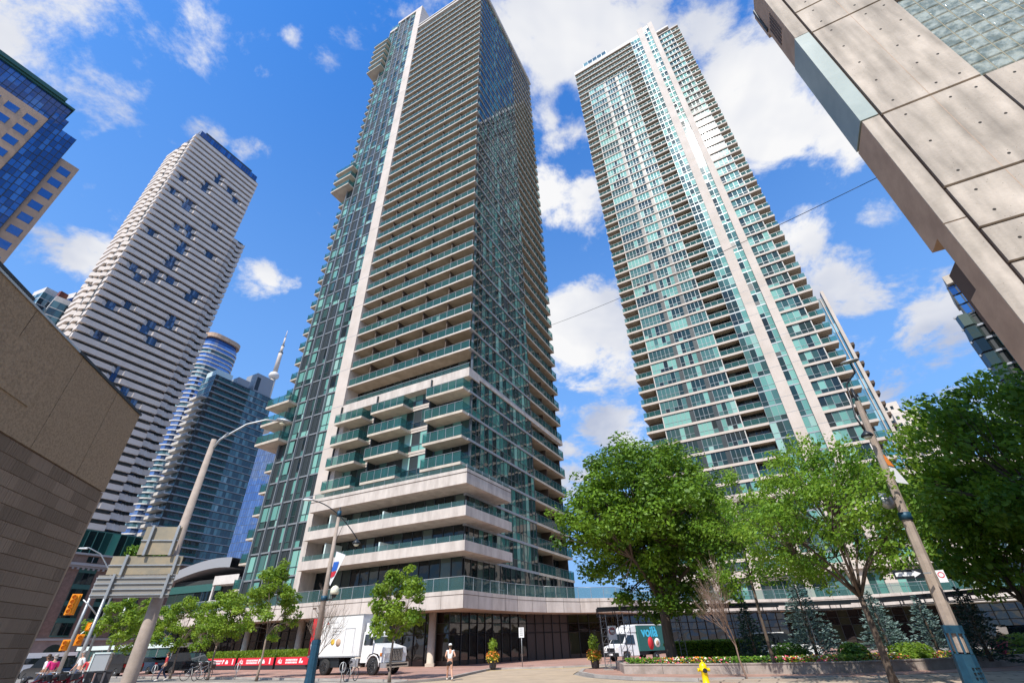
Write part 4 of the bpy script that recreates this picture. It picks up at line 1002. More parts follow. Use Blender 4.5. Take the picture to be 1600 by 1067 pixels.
def low_block():
    root = thing('glass_building', 'low glass building with curved grey roof between the brick building and central tower', 'building', P(-34.4, 108), R(-22))
    H = 12
    b = MB(); b.box(.2, 16, .2, 14, 0, H); b.build('core_wall', M['core_wall'], root)
    for k, z in enumerate((.4, 4.2, 7.8)):
        b = MB(); grid_wall(b, 'y', 0, 0, 12.5, z, z+2.4, 2.0, 0, 1, gap=.08); b.box(0, 12.5, -.15, .1, z+2.4, z+3.5, 2); b.build('window_band', [M['deep_glass'], M['mullion'], M['green_panel']], root)
    b = MB()
    n = 12
    for i in range(n):
        x0 = -1+i*1.25; z = lambda x: 13.2+1.9*math.sin(max(0, min(1, (x+1)/15))*PI*.62)
        b.face([(x0, -.8, z(x0)-1.5), (x0+1.25, -.8, z(x0+1.25)-1.5), (x0+1.25, -.8, z(x0+1.25)), (x0, -.8, z(x0))], 0)
        b.face([(x0, -.8, z(x0)), (x0+1.25, -.8, z(x0+1.25)), (x0+1.25, 14, z(x0+1.25)), (x0, 14, z(x0))], 0)
        b.face([(x0, -.8, z(x0)-1.5), (x0, 14, z(x0)-1.5), (x0+1.25, 14, z(x0+1.25)-1.5), (x0+1.25, -.8, z(x0+1.25)-1.5)], 0)
    b.box(-2.5, -1, 0, 14, 11.5, 14.2, 1); b.build('roof', [M['grey_panel'], M['slab_pale']], root)
    for z in (4, 7.7, 11.2): b = MB(); b.box(12.5, 18, -1.8, 4, z-.4, z+.2); b.box(12.5, 18, -1.8, -1.7, z+.2, z+.9); b.build('terrace', M['slab_pale'], root)
    b = MB(); b.box(12.4, 12.7, -1.6, -1.3, 0, 11); b.build('post', M['slab_pale'], root)
low_block()

# ================================================================== trees
def tree(name, label, loc, trunk_h, r0, limbs, clumps, leaf, size, barkm='bark', lean=(0, 0), group=None, cat='tree', sub=2, seed=1, squash=.75):
    random.seed(seed)
    root = thing(name, label, cat, loc, random.uniform(0, 6), group)
    b = MB(); top = Vector((lean[0]*trunk_h, lean[1]*trunk_h, trunk_h))
    b.tube([(0, 0, -.1), (top.x*.1+.02, top.y*.1, trunk_h*.12), top*.5+Vector((.04, -.03, 0)), top], [r0*1.45, r0*1.05, r0*.9, r0*.75], 9)
    cen = sum((Vector(c[0]) for c in clumps), Vector())/len(clumps)
    ends = []
    for i in range(limbs):
        a = 2*PI*i/limbs+random.uniform(-.4, .4); c = min(clumps, key=lambda q: abs(((math.atan2(q[0][1]-cen.y, q[0][0]-cen.x)-a+PI) % (2*PI))-PI)+random.random()*.6)
        e = Vector(c[0]); mid = top.lerp(e, .5)+Vector((random.uniform(-.3, .3), random.uniform(-.3, .3), random.uniform(-.1, .5)))
        b.tube([top-Vector((0, 0, .15)), top.lerp(mid, .45)+Vector((0, 0, .15)), mid, e], [r0*.5, r0*.38, r0*.26, r0*.07], 6); ends.append((mid, e))
    for c in clumps:
        e = Vector(c[0]); mdl = min(ends, key=lambda q: (q[0]-e).length) if ends else (top, top)
        mid = mdl[0].lerp(e, .5)+Vector((random.uniform(-.2, .2), random.uniform(-.2, .2), .15))
        b.tube([mdl[0], mid, e], [r0*.2, r0*.12, r0*.03], 4, cap=False)
        for s in range(sub):
            q = e+Vector((random.uniform(-1, 1), random.uniform(-1, 1), random.uniform(-.5, .9)))*c[1]*.8
            b.tube([mid, mid.lerp(q, .6), q], [r0*.08, r0*.05, r0*.015], 3, cap=False)
    b.build('trunk', M[barkm], root)
    b = MB()
    for (c, r, n) in clumps:
        for s in range(3):   # every clump is a few uneven tufts
            o = Vector((random.gauss(0, .33), random.gauss(0, .33), random.gauss(0, .28)))*r
            leafball(b, Vector(c)+o, r*random.uniform(.55, .85), n//3, size, squash=squash)
    b.build('crown', M[leaf], root)
    return root
def envelope(n, rx, ry, z0, z1, rmin, rmax, leaves, seed, shape=1.0, hollow=.45, cx=0, cy=0):
    random.seed(seed); res = []
    zc, rz = (z0+z1)/2, (z1-z0)/2
    t = 0
    while len(res) < n and t < 9000:
        t += 1
        p = Vector((random.uniform(-1, 1), random.uniform(-1, 1), random.uniform(-1, 1)))
        if not hollow < p.length < 1: continue
        k = 1.0 if p.z < 0 else (1-.25*p.z*shape)
        c = Vector((cx+p.x*rx*k, cy+p.y*ry*k, zc+p.z*rz)); r = random.uniform(rmin, rmax)
        if any((c-q[0]).length < (r+q[1])*.42 for q in res): continue
        res.append((c, r, int(leaves*(r/rmax)**2)))
    return res
cl = envelope(150, 6.3, 5.4, 3.9, 13.2, .9, 1.75, 720, 11, hollow=.3)+envelope(16, 4.2, 3.6, 2.8, 4.6, .7, 1.1, 330, 12, hollow=.5)
tree('shade_tree', 'large dense round crowned tree in the middle rising behind the low planter wall', P(15.2, 34.5, .3), 3.2, .34, 9, cl, 'leaf_deep', .135, seed=5)
cl = envelope(90, 6.2, 4.8, 3.2, 11.2, .9, 1.6, 640, 21, hollow=.3)+envelope(16, 3.2, 2, 2.4, 5.0, .7, 1.1, 240, 22, cx=-2.5)
tree('shade_tree', 'dark dense tree at the right edge spreading below the concrete building', P(50.0, 34, .2), 3.6, .36, 8, [((q[0][0]*1.24, q[0][1]*1.24, q[0][2]*1.13), q[1]*1.2, int(q[2]*1.25)) for q in cl], 'leaf_mid', .15, seed=6)
cl = envelope(34, 3.3, 3.2, 2.6, 6.6, .7, 1.3, 300, 23, hollow=.2)
tree('shade_tree', 'mid green tree with drooping branches behind the right lamp post', P(43.6, 36, .2), 2.6, .2, 6, [(tuple(c*1.24 for c in q[0]), q[1]*1.24, int(q[2]*1.6)) for q in cl], 'leaf_mid', .13, seed=16)
cl = envelope(104, 4.3, 3.9, 3.5, 8.7, .5, 1.05, 430, 31, hollow=.2)
tree('locust_tree', 'airy light green tree with slanting forked trunk in front of the planter wall', P(33.0, 25.0, .1), 2.9, .13, 9, cl, 'leaf_locust', .085, barkm='bark', lean=(.0, .0), seed=8, sub=3)
cl = envelope(44, 3.2, 2.6, 3.4, 9.8, .5, 1.0, 330, 41, hollow=.2)
tree('locust_tree', 'light green feathery tree overlapping the right side of the large round tree', P(24.3, 30.5, .3), 4.2, .08, 6, cl, 'leaf_locust', .085, barkm='bark', seed=9)
def small(label, az, d, h, w, seed, leaf='leaf_yellow', density=380):
    cl = envelope(34, w, w, h*.28, h*.98, .38, .72, density, seed, shape=2.4, hollow=.1)
    return tree('street_tree', label, P(az, d, .1), h*.36, .075, 6, cl, leaf, .1, barkm='bark_pale', group=None, seed=seed, sub=3)
small('young street tree standing right in front of the white box truck', -13.3, 33.5, 6.1, 1.75, 101)
small('young street tree just left of the middle lamp post', -25.4, 42, 7.2, 2.3, 102)
small('small street tree behind the left end of the red banner row', -29.4, 47.5, 5.9, 2.2, 103)
small('small street tree right of the walking pedestrian', -32.3, 54, 6.0, 2.6, 104)
small('small street tree just right of the left lamp post foot', -35.0, 58, 6.0, 2.4, 105)
small('small street tree beside the grey kiosk at far left', -36.9, 50, 5.6, 2.1, 106)
def bare(label, az, d, h, seed, m='twig', lean=.1):
    random.seed(seed); b = MB()
    def grow(p, dr, L_, r, lv):
        q = p+dr*L_; mid = p.lerp(q, .5)+Vector((random.uniform(-1, 1), random.uniform(-1, 1), 0))*L_*.06
        b.tube([p, mid, q], [r, r*.85, r*.65], 5 if lv > 2 else 3, cap=False)
        if lv == 0: return
        for i in range(3 if lv > 1 else 2):
            a = random.uniform(0, 2*PI); s = random.uniform(.35, .75)
            nd = (dr+Vector((math.cos(a)*s, math.sin(a)*s, random.uniform(-.05, .35)))).normalized(); grow(p.lerp(q, random.uniform(.55, 1)), nd, L_*random.uniform(.55, .78), r*.58, lv-1)
        grow(q, (dr+Vector((random.uniform(-.15, .15), random.uniform(-.15, .15), .2))).normalized(), L_*.8, r*.68, lv-1)
    grow(Vector((0, 0, 0)), Vector((-lean, 0, 1)).normalized(), h*.34, h*.011, 5)
    o = b.build('bare_tree', M[m], None, P(az, d, .1)); tag(o, label, 'tree')
bare('thin leafless reddish sapling standing in front of the planter wall', 21.6, 27.5, 4.3, 201)
bare('pale leafless sapling with bare twigs beside the rear of the box truck', -20.9, 38, 4.6, 202, 'bark_pale', -.15)
def spruce(label, az, d, h, w, seed, leaf='needle_blue', z=.35, n=9000):
    random.seed(seed); root = thing('spruce', label, 'tree', P(az, d, z))
    b = MB(); b.tube([(0, 0, 0), (0, 0, h*.95)], [.1, .02], 7); b.build('trunk', M['bark'], root)
    b = MB(); nb = int(h*26)
    for i in range(nb):
        t = i/nb; zz = h*(.03+.95*t); L_ = w*(1-t)**.8*random.uniform(.75, 1.12)+.06; a = i*2.399+random.uniform(-.3, .3)
        dr = Vector((math.cos(a), math.sin(a), 0)); k = max(8, int(L_*36))
        for j in range(k):
            s = random.uniform(.12, 1); p = dr*L_*s+Vector((0, 0, zz-.28*L_*s+.1*math.sin(s*3)+.16*s*s*L_))
            side = dr.cross(Vector((0, 0, 1)))*random.uniform(-1, 1)*(.32*L_*(1-s*.55)+.04); p += side+Vector((0, 0, random.uniform(-.05, .05)))
            f = (dr*random.uniform(.4, 1)+side*2+Vector((0, 0, random.uniform(-.1, .5)))).normalized(); n_ = f.cross(Vector((random.gauss(0, 1), random.gauss(0, 1), random.gauss(0, 1)))).normalized(); s1 = random.uniform(.06, .12)
            b.face([p-f*s1, p+n_*s1*.32, p+f*s1, p-n_*s1*.32])
    b.build('crown', M[leaf], root); return root
spruce('narrow dark green spruce right of the leafless sapling', 22.9, 34, 3.3, 1.05, 301, 'needle_dark')
spruce('large blue spruce in front of the white parked vehicle', 28.0, 34, 4.3, 1.75, 302)
spruce('wide blue spruce behind the locust tree trunk', 33.6, 35.5, 3.3, 1.6, 303)
spruce('blue spruce just left of the right lamp post', 36.9, 37, 3.0, 1.35, 304)
spruce('dark spruce just right of the right lamp post', 39.9, 36, 3.2, 1.6, 305, 'needle_dark')

# ================================================================== planter, hedge, flowers
mat('planter_concrete', (.4, .34, .3), .85, col2=(.26, .22, .19), ns=1.6, bump=.3, bs=14)
mat('soil', (.05, .035, .025), .95)
PL = [P(10.3, 31.9), P(18, 30.6), P(25.6, 30.3), P(31, 31.2), P(36, 33.5), P(42, 38.5), P(48, 44)]
def planter():
    b = MB()
    for i in range(len(PL)-1):
        p, q = PL[i].xy, PL[i+1].xy; t = (q-p).normalized(); n = Vector((-t.y, t.x)); L_ = (q-p).length; k = max(1, round(L_/2.6)); s = L_/k
        for j in range(k):
            a = p+t*(j*s+.008); c = p+t*((j+1)*s-.008)
            b.prism([a[:], c[:], (c+n*.3)[:], (a+n*.3)[:]], .05, .5); b.prism([(a-n*.03)[:], (c-n*.03)[:], (c+n*.32)[:], (a+n*.32)[:]], .502, .56)
    p = PL[0].xy; b.prism([p[:], (p+Vector((.3, 0)))[:], (p+Vector((.9, 6)))[:], (p+Vector((.6, 6)))[:]], .05, .53)
    tag(b.build('planter_wall', M['planter_concrete']), 'long low concrete planter wall curving along the pavement under the trees', 'planter')
    b = MB(); pts = [(q.x+.05, q.y+.3) for q in PL]+[(38, 37), (20, 40), (8, 38)]
    b.prism(pts, .0, .42); struct(b.build('planting_bed', M['soil']))
planter()
random.seed(77)
def hedge(name, label, c, rx, ry, h, n, m='leaf_yellow', size=.07, rot=0, z=.3, cat='hedge'):
    b = MB(); T = Matrix.Rotation(rot, 4, 'Z'); 
    for _ in range(n):
        u, v = random.uniform(-1, 1), random.uniform(-1, 1); top = random.random() < .5
        if top: p = Vector((u*rx, v*ry, h*(1-.12*abs(u)**4)+random.gauss(0, .04)))
        else: p = Vector((u*rx, -ry*(1+random.gauss(0, .05)), random.uniform(.05, 1)*h))
        p = T @ p; n_ = Vector((random.gauss(0, .6), random.gauss(-.4, .6), random.gauss(.6, .5))).normalized(); a = n_.cross(Vector((random.random(), random.random(), .3))).normalized(); c2 = n_.cross(a); s = size*random.uniform(.6, 1.2)
        b.face([p-a*s, p-c2*s*.6, p+a*s, p+c2*s*.6])
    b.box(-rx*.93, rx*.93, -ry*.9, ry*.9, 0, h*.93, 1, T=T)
    return tag(b.build(name, [M[m], M['hedge_core']], None, (c.x, c.y, z)), label, cat)
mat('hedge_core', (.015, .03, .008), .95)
hedge('hedge', 'clipped bright green hedge behind the trunk of the large round tree', P(19.0, 40), 3.1, .6, 1.15, 9000, rot=-.15)
def bush(label, az, d, r, h, m='shrub', n=2600, z=.4):
    b = MB(); leafball(b, (0, 0, h*.45), r, n, .075, squash=h*.62/r); tag(b.build('bush', M[m], None, P(az, d, z)), label, 'bush')
bush('rounded green bush in front of the wide blue spruce', 30.9, 33, .75, .85)
bush('low rounded green bush left of the right lamp post foot', 35.0, 35, 1.05, .8, 'leaf_yellow')
bush('dark green bush beside the narrow spruce', 25.7, 33.2, 1.0, .9)
bush('bright green bush at the far right end of the planter', 42.3, 41, 1.3, 1.0, 'leaf_yellow')
def flowers(name, label, pts, n, spread, mats_, z=.42):
    b = MB()
    for _ in range(n):
        i = random.randrange(len(pts)-1); f = random.random(); p = pts[i].lerp(pts[i+1], f); t = (pts[i+1]-pts[i]).normalized(); nn = Vector((-t.y, t.x, 0))
        q = p+nn*random.uniform(.35, spread)+Vector((0, 0, z+random.uniform(.03, .4)))
        n_ = Vector((random.gauss(0, .4), random.gauss(-.5, .4), 1)).normalized(); a = n_.cross(Vector((1, random.random(), 0))).normalized(); c2 = n_.cross(a); s = random.uniform(.03, .075)
        m = random.choices(range(len(mats_)), [5]+[1]*(len(mats_)-1))[0] if math.sin(q.x*1.7+q.y)+random.random() > .2 else 0
        b.face([q-a*s, q-c2*s, q+a*s, q+c2*s], m)
    struct(b.build(name, [M[k] for k in mats_]), 'stuff'); COL.objects[-1]['label'] = label
mat('petal_red', (.6, .02, .03), .6); mat('petal_white', (.8, .76, .62), .6); mat('petal_orange', (.75, .22, .02), .6); mat('petal_yellow', (.75, .5, .05), .6); mat('petal_pink', (.7, .1, .2), .6)
flowers('flower_bed', 'red and white flowers along the planter edge', PL[2:], 5200, 1.4, ['leaf_yellow', 'petal_white', 'petal_red', 'petal_yellow', 'petal_pink'])
flowers('flower_bed', 'small mixed flowers and leaves at the left end of the planter', PL[:3], 2600, 1.2, ['shrub', 'petal_pink', 'petal_orange', 'petal_white'])
random.seed(5)
b = MB()
for i in range(420):
    a = random.uniform(0, 6.3); l = random.uniform(.35, .75); q = Vector((math.cos(a)*l*.6, math.sin(a)*l*.6, l)); s = Vector((-math.sin(a), math.cos(a), 0))*.02; b.face([-s, s, q+s*.3, q-s*.3])
tag(b.build('ornamental_grass', M['petal_pink'], None, P(40.8, 38.2, .4)), 'tuft of reddish ornamental grass behind the planter wall at right', 'plant')

# ================================================================== street furniture
mat('pole_concrete', (.4, .32, .26), .85, col2=(.3, .24, .195), ns=3, bump=.3, bs=25)
mat('pole_blue', (.012, .07, .12), .5, .2, col2=(.007, .045, .08), ns=4)
mat('lamp_black', (.012, .016, .02), .4)
mat('lens', (.75, .72, .55), .2)
mat('banner_white', (.75, .75, .75), .7); mat('banner_red', (.6, .02, .04), .6); mat('banner_blue', (.02, .12, .5), .6); mat('banner_orange', (.75, .22, .03), .6)
mat('galvanised', (.42, .43, .43), .45, .6, col2=(.34, .35, .35), ns=4)
def arm(b, p0, p1, rise, r, m, n=8):
    p0, p1 = Vector(p0), Vector(p1); b.tube([p0.lerp(p1, i/n)+Vector((0, 0, rise*math.sin(PI*i/n*.5)*1.0-rise*(i/n)*.0)) if False else p0.lerp(p1, i/n)+Vector((0, 0, rise*4*(i/n)*(1-i/n))) for i in range(n+1)], r, 6, m)
def lamp_left():
    B = P(-35.17, 22, 0); root = thing('street_lamp', 'tall plain concrete street lamp on the left carrying the backs of road signs', 'street lamp', B)
    b = MB(); b.tube([(0, 0, -.05), (0, 0, 1), (.0, 0, 9.15)], [.235, .22, .1], 14); b.build('pole', M['pole_concrete'], root)
    e = P(-29.3, 21.2, 10.0)-B
    b = MB(); pts = [(0, 0, 8.6), (.25, 0, 9.15), (e.x*.45, e.y*.45, 9.9), (e.x*.75, e.y*.75, 10.15), (e.x, e.y, e.z+.15)]; b.tube(pts, [.045, .045, .04, .038, .035], 8); b.tube([(0, 0, 8.9), (.5, 0, 9.45)], .02, 5); b.build('arm', M['galvanised'], root)
    b = MB(); T = Matrix.Translation(e+Vector((.15, 0, .15))) @ Matrix.Rotation(R(12), 4, 'Y')
    b.lathe([(.03, -.34), (.12, -.25), (.16, 0), (.13, .22), (.04, .34)], n=12, T=T @ Matrix.Rotation(R(90), 4, 'Y') @ Matrix.Diagonal((.55, 1, 1, 1))); b.build('lamp_head', M['galvanised'], root)
    b = MB(); b.lathe([(.11, -.12), (.07, -.16)], (e.x+.12, e.y, e.z+.13), 12); b.build('lens', M['lens'], root)
lamp_left()
def sign_backs():
    B = P(-35.17, 21.7, 0); rt = R(10)
    def panel(x0, x1, z0, z1, label, ribs, skew=0.0, y=0.0, m='sign_back'):
        root = thing('road_sign', label, 'sign', (B.x, B.y-.3+y, 0), rt)
        b = MB(); b.box(x0, x1, -.03, 0, z0, z1)
        b.build('panel', M[m], root)
        b = MB()
        for i in range(ribs): z = z0+(i+.5)*(z1-z0)/ribs; b.box(x0-.01, x1+.01, -.07, -.031, z-.02, z+.02)
        for x in (x0+.22*(x1-x0), x0+.93*(x1-x0)): b.box(x-.04, x+.04, -.13, -.071, z0-.03, z1+.03)
        b.build('bracket', M['galvanised'], root)
    panel(-.95, .22, 4.62, 5.55, 'upper tan back of a road sign beside the left lamp post', 1, m='sign_back_warm', y=-.05)
    panel(-1.7, .55, 4.0, 4.58, 'wide tan back of a road sign at the top of the ribbed stack', 1, m='sign_back_warm')
    panel(-1.9, .5, 3.3, 3.98, 'wide ribbed aluminium back of the lowest road sign on the left lamp post', 4)
mat('sign_back', (.34, .31, .26), .45, .4, col2=(.33, .3, .26), ns=2); mat('sign_back_warm', (.42, .33, .21), .5, .35, col2=(.27, .24, .18), ns=1.4)
sign_backs()
def teardrop(root, p, s=1.0, m='lamp_black'):
    b = MB(); b.lathe([(.02, .3*s), (.06*s, .22*s), (.2*s, .1*s), (.24*s, 0), (.2*s, -.03*s)], p, 16, 0); b.build('lamp_shade', M[m], root)
    b = MB(); b.lathe([(.17*s, -.03*s), (.12*s, -.12*s), (.03*s, -.15*s)], p, 14); b.build('lens', M['lens'], root)
def cobra(root, p, az, m='galvanised'):
    b = MB(); T = Matrix.Translation(Vector(p)) @ Matrix.Rotation(az, 4, 'Z') @ Matrix.Rotation(R(90), 4, 'Y') @ Matrix.Diagonal((.5, 1, 1, 1))
    b.lathe([(.03, -.36), (.12, -.25), (.16, 0), (.12, .22), (.04, .34)], n=12, T=T); b.build('lamp_head', M[m], root)
def lamp_mid():
    B = P(-20.75, 34, 0); root = thing('street_lamp', 'middle street lamp with blue base, globe light and curved double arm before the central tower', 'street lamp', B)
    b = MB(); b.tube([(0, 0, 1.9), (.0, 0, 9.2)], [.17, .1], 10); b.build('pole', M['pole_concrete'], root)
    b = MB(); b.tube([(0, 0, -.05), (0, 0, .4), (0, 0, 1.95)], [.3, .27, .24], 10, sm=False); b.tube([(0, 0, 1.95), (0, 0, 2.15)], [.25, .25], 10, sm=False); b.build('base_sleeve', M['pole_blue'], root)
    b = MB(); b.tube([(0, 0, 4.15), (0, 0, 4.42)], .2, 10); b.build('collar', M['pole_blue'], root)
    b = MB(); b.tube([(0, 0, 9.1), (0, 0, 9.45)], .14, 10); b.build('collar', M['pole_blue'], root)
    e1 = P(-24.3, 34, 10.05)-B; e2 = P(-18.4, 34, 7.75)-B
    b = MB(); pts = []
    for i in range(15):
        t = i/14; x = e1.x+(e2.x-e1.x)*t; y = e1.y+(e2.y-e1.y)*t; z = e1.z+(e2.z-e1.z)*t**1.9; pts.append((x, y, z))
    b.tube(pts, .035, 6); b.tube([(0, 0, 9.0), (0, 0, 9.7)], .04, 6); b.tube([(.0, 0, 7.2), (.5, 0, 8.9)], .015, 4); b.build('arm', M['lamp_black'], root)
    cobra(root, e1, .2, 'banner_white'); teardrop(root, e2-Vector((0, 0, .3)), 1.1)
    b = MB(); b.tube([(.15, 0, 4.25), (.5, 0, 4.2), (.55, 0, 4.35)], .04, 6)
    b.lathe([(.1, 0), (.13, .1), (.24, .3), (.26, .42)], (.58, 0, 4.3), 14); o = b.build('globe_bracket', M['lamp_black'], root)
    b = MB(); b.lathe([(.22, 0), (.27, .12), (.25, .32), (.14, .45), (.02, .5)], (.58, 0, 4.48), 16); b.build('globe', M['lens'], o)
    b = MB(); b.face([(.16, 0, 5.1), (.22, 0, 4.95), (.8, .25, 6.75), (.22, .1, 6.95)]); b.face([(.17, -.02, 5.75), (.44, .09, 5.85), (.5, .11, 6.35), (.2, -.0, 6.3)], 1); b.face([(.17, -.02, 5.4), (.36, .05, 5.5), (.44, .08, 5.8), (.17, -.02, 5.72)], 2)
    b.build('pole_banner', [M['banner_white'], M['banner_blue'], M['banner_red']], root)
lamp_mid()
def lamp_right():
    B = P(38.2, 22.5, 0); top = P(39.5, 22.5, 9.7)-B; root = thing('street_lamp', 'leaning street lamp with blue slotted base and drooping black arm on the right', 'street lamp', B)
    f = lambda z: Vector((top.x*z/9.7, top.y*z/9.7, z))
    b = MB(); b.tube([f(1.1), f(9.7)], [.2, .105], 8, sm=False); b.build('pole', M['pole_concrete'], root)
    b = MB(); b.tube([f(-.1), f(.3), f(1.05)], [.36, .31, .28], 8, sm=False)
    for i in range(8):
        a = 2*PI*(i+.5)/8; b.tube([f(1.05)+Vector((math.cos(a)*.25, math.sin(a)*.25, 0)), f(1.62)+Vector((math.cos(a)*.235, math.sin(a)*.235, 0))], .035, 4, sm=False)
    b.tube([f(1.6), f(1.82)], .27, 8, sm=False); b.build('base_sleeve', M['pole_blue'], root)
    b = MB(); b.tube([f(5.05), f(5.3)], .2, 10); b.build('collar', M['pole_blue'], root)
    b = MB()
    for a in (-1.9, -1.6, -1.3):
        for z in (.45, .57, .69): 
            c = f(z)+Vector((math.cos(a)*.3, math.sin(a)*.3, 0)); b.box(c.x-.02, c.x+.02, c.y-.02, c.y+.02, c.z-.02, c.z+.02)
    b.build('base_vent', M['lamp_black'], root)
    e1 = P(40.5, 22.2, 11.35)-B; e2 = P(38.95, 22.0, 8.1)-B; mid = f(9.8)
    pts = [e1, e1.lerp(mid, .35)+Vector((.18, 0, .1)), mid+Vector((-.12, 0, .7)), mid+Vector((-.2, 0, .1)), e2+Vector((-.1, 0, .8)), e2+Vector((0, 0, .25))]
    b = MB(); b.tube(pts, .035, 6); b.tube([mid-Vector((0, 0, .3)), mid+Vector((0, 0, .5))], .05, 6); b.build('arm', M['lamp_black'], root)
    cobra(root, e1, 2.6); teardrop(root, e2, .9)
    T = f(6.4)
    b = MB(); b.face([T+Vector((-.0, -.14, 1.0)), T+Vector((.1, -.14, 1.0)), T+Vector((.62, -.02, -.1)), T+Vector((.12, -.12, -.05))]); b.face([T+Vector((.03, -.15, 1.0)), T+Vector((.13, -.15, 1.0)), T+Vector((.32, -.12, .55)), T+Vector((.08, -.15, .6))], 1); b.build('pole_banner', [M['banner_white'], M['banner_orange']], root)
    b = MB(); b.lathe([(.3, 0), (.33, .02), (.2, .16), (.03, .2)], f(5.75)+Vector((-.42, .1, 0)), 14, T=Matrix.Rotation(R(80), 4, 'X')); b.build('round_shield', M['galvanised'], root)
lamp_right()
def oneway():
    B = P(38.35, 22.2, 0); root = thing('one_way_sign', 'black one way sign with white arrow pointing at the right lamp post', 'sign', (B.x, B.y, 0), R(-20))
    b = MB(); b.box(-.98, -.14, -.3, -.28, 3.16, 3.44); b.build('plate', M['lamp_black'], root)
    b = MB(); y = -.305; b.face([(-.93, y, 3.24), (-.42, y, 3.24), (-.42, y, 3.36), (-.93, y, 3.36)]); b.face([(-.42, y, 3.19), (-.2, y, 3.3), (-.42, y, 3.41)]); b.build('arrow', M['banner_white'], root)
    b = MB(); b.box(-.2, .1, -.27, -.2, 3.28, 3.32); b.build('bracket', M['galvanised'], root)
    root = thing('parking_sign', 'small white no parking sign with red ring right of the leaning lamp post', 'sign', (B.x, B.y, 0), R(-35))
    b = MB(); b.box(.28, .5, -.2, -.185, 3.0, 3.36); b.build('plate', M['banner_white'], root)
    b = MB()
    for i in range(16):
        a, c = 2*PI*i/16, 2*PI*(i+1)/16; g = lambda q, r: (.39+r*math.cos(q), -.205, 3.22+r*math.sin(q)); b.face([g(a, .09), g(c, .09), g(c, .065), g(a, .065)])
    b.build('ring', M['banner_red'], root)
oneway()
def signpost(name, label, az, d, zt, w, h, kind):
    root = thing(name, label, 'sign', P(az, d, .1), R(-az))
    b = MB(); b.tube([(0, .04, 0), (0, .04, zt)], .035, 6); b.build('post', M['galvanised'], root)
    b = MB(); b.box(-w/2, w/2, -.02, 0, zt-h, zt); b.build('plate', M['banner_white'], root)
    b = MB()
    if kind == 'noentry':
        b.lathe([(.001, -.004), (.24, -.003), (.24, 0)], (0, -.02, zt-.32), 20, 0, T=Matrix.Rotation(R(90), 4, 'X')); b.box(-.15, .15, -.035, -.03, zt-.36, zt-.28, 1)
    else:
        for i in range(4): b.box(-w*.3, w*.3, -.026, -.021, zt-.12-i*.14, zt-.08-i*.14, 2)
    b.build('marking', [M['banner_red'], M['banner_white'], M['mullion']], root)
signpost('notice_sign', 'white notice sign on a thin post in front of the shop windows', .05, 44, 2.65, .42, .7, 'x')
signpost('no_entry_sign', 'white do not enter sign with red disc by the black pergola', 9.6, 39, 2.45, .6, .85, 'noentry')

# fire hydrant
def hydrant():
    root = thing('fire_hydrant', 'bright yellow fire hydrant with black outlet cap in the foreground', 'hydrant', P(17.9, 24, 0))
    b = MB(); b.lathe([(.2, 0), (.2, .05), (.13, .07), (.125, .55), (.16, .57), (.16, .62), (.15, .63), (.15, .7), (.13, .78), (.07, .84), (.03, .86)], n=18); b.build('barrel', M['hydrant_yellow'], root)
    b = MB(); b.lathe([(.035, .85), (.035, .93)], n=5); b.build('top_nut', M['hydrant_yellow'], root)
    for s in (-1, 1): b = MB(); b.tube([(s*.1, 0, .6), (s*.2, 0, .6), (s*.201, 0, .6), (s*.24, 0, .6)], [.055, .055, .07, .065], 10); b.build('side_cap', M['hydrant_yellow'], root)
    b = MB(); b.tube([(0, -.1, .58), (0, -.2, .58)], [.085, .08], 12); b.build('outlet_cap', M['lamp_black'], root)
mat('hydrant_yellow', (.85, .6, .0), .35); hydrant()

# flower pots
def pot(label, az, d):
    root = thing('flower_pot', label, 'planter', P(az, d, .1), 0, 'flower pots by the driveway')
    b = MB(); b.lathe([(.2, 0), (.26, .1), (.3, .5), (.33, .55), (.28, .56)], n=16); b.build('pot', M['pot_dark'], root)
    b = MB(); leafball(b, (0, 0, .75), .5, 500, .08, 0, .75); leafball(b, (0, 0, .85), .52, 360, .07, 1, .7); leafball(b, (0, 0, .6), .55, 200, .07, 2, .7); leafball(b, (0, 0, 1.45), .38, 260, .09, 0, 1.4, 0); b.build('flowers', [M['leaf_yellow'], M['petal_orange'], M['petal_yellow']], root)
pot('dark pot of orange and yellow flowers left of the notice sign', -3.0, 43)
pot('dark pot of orange and yellow flowers beside the black pergola', 7.5, 38.5)

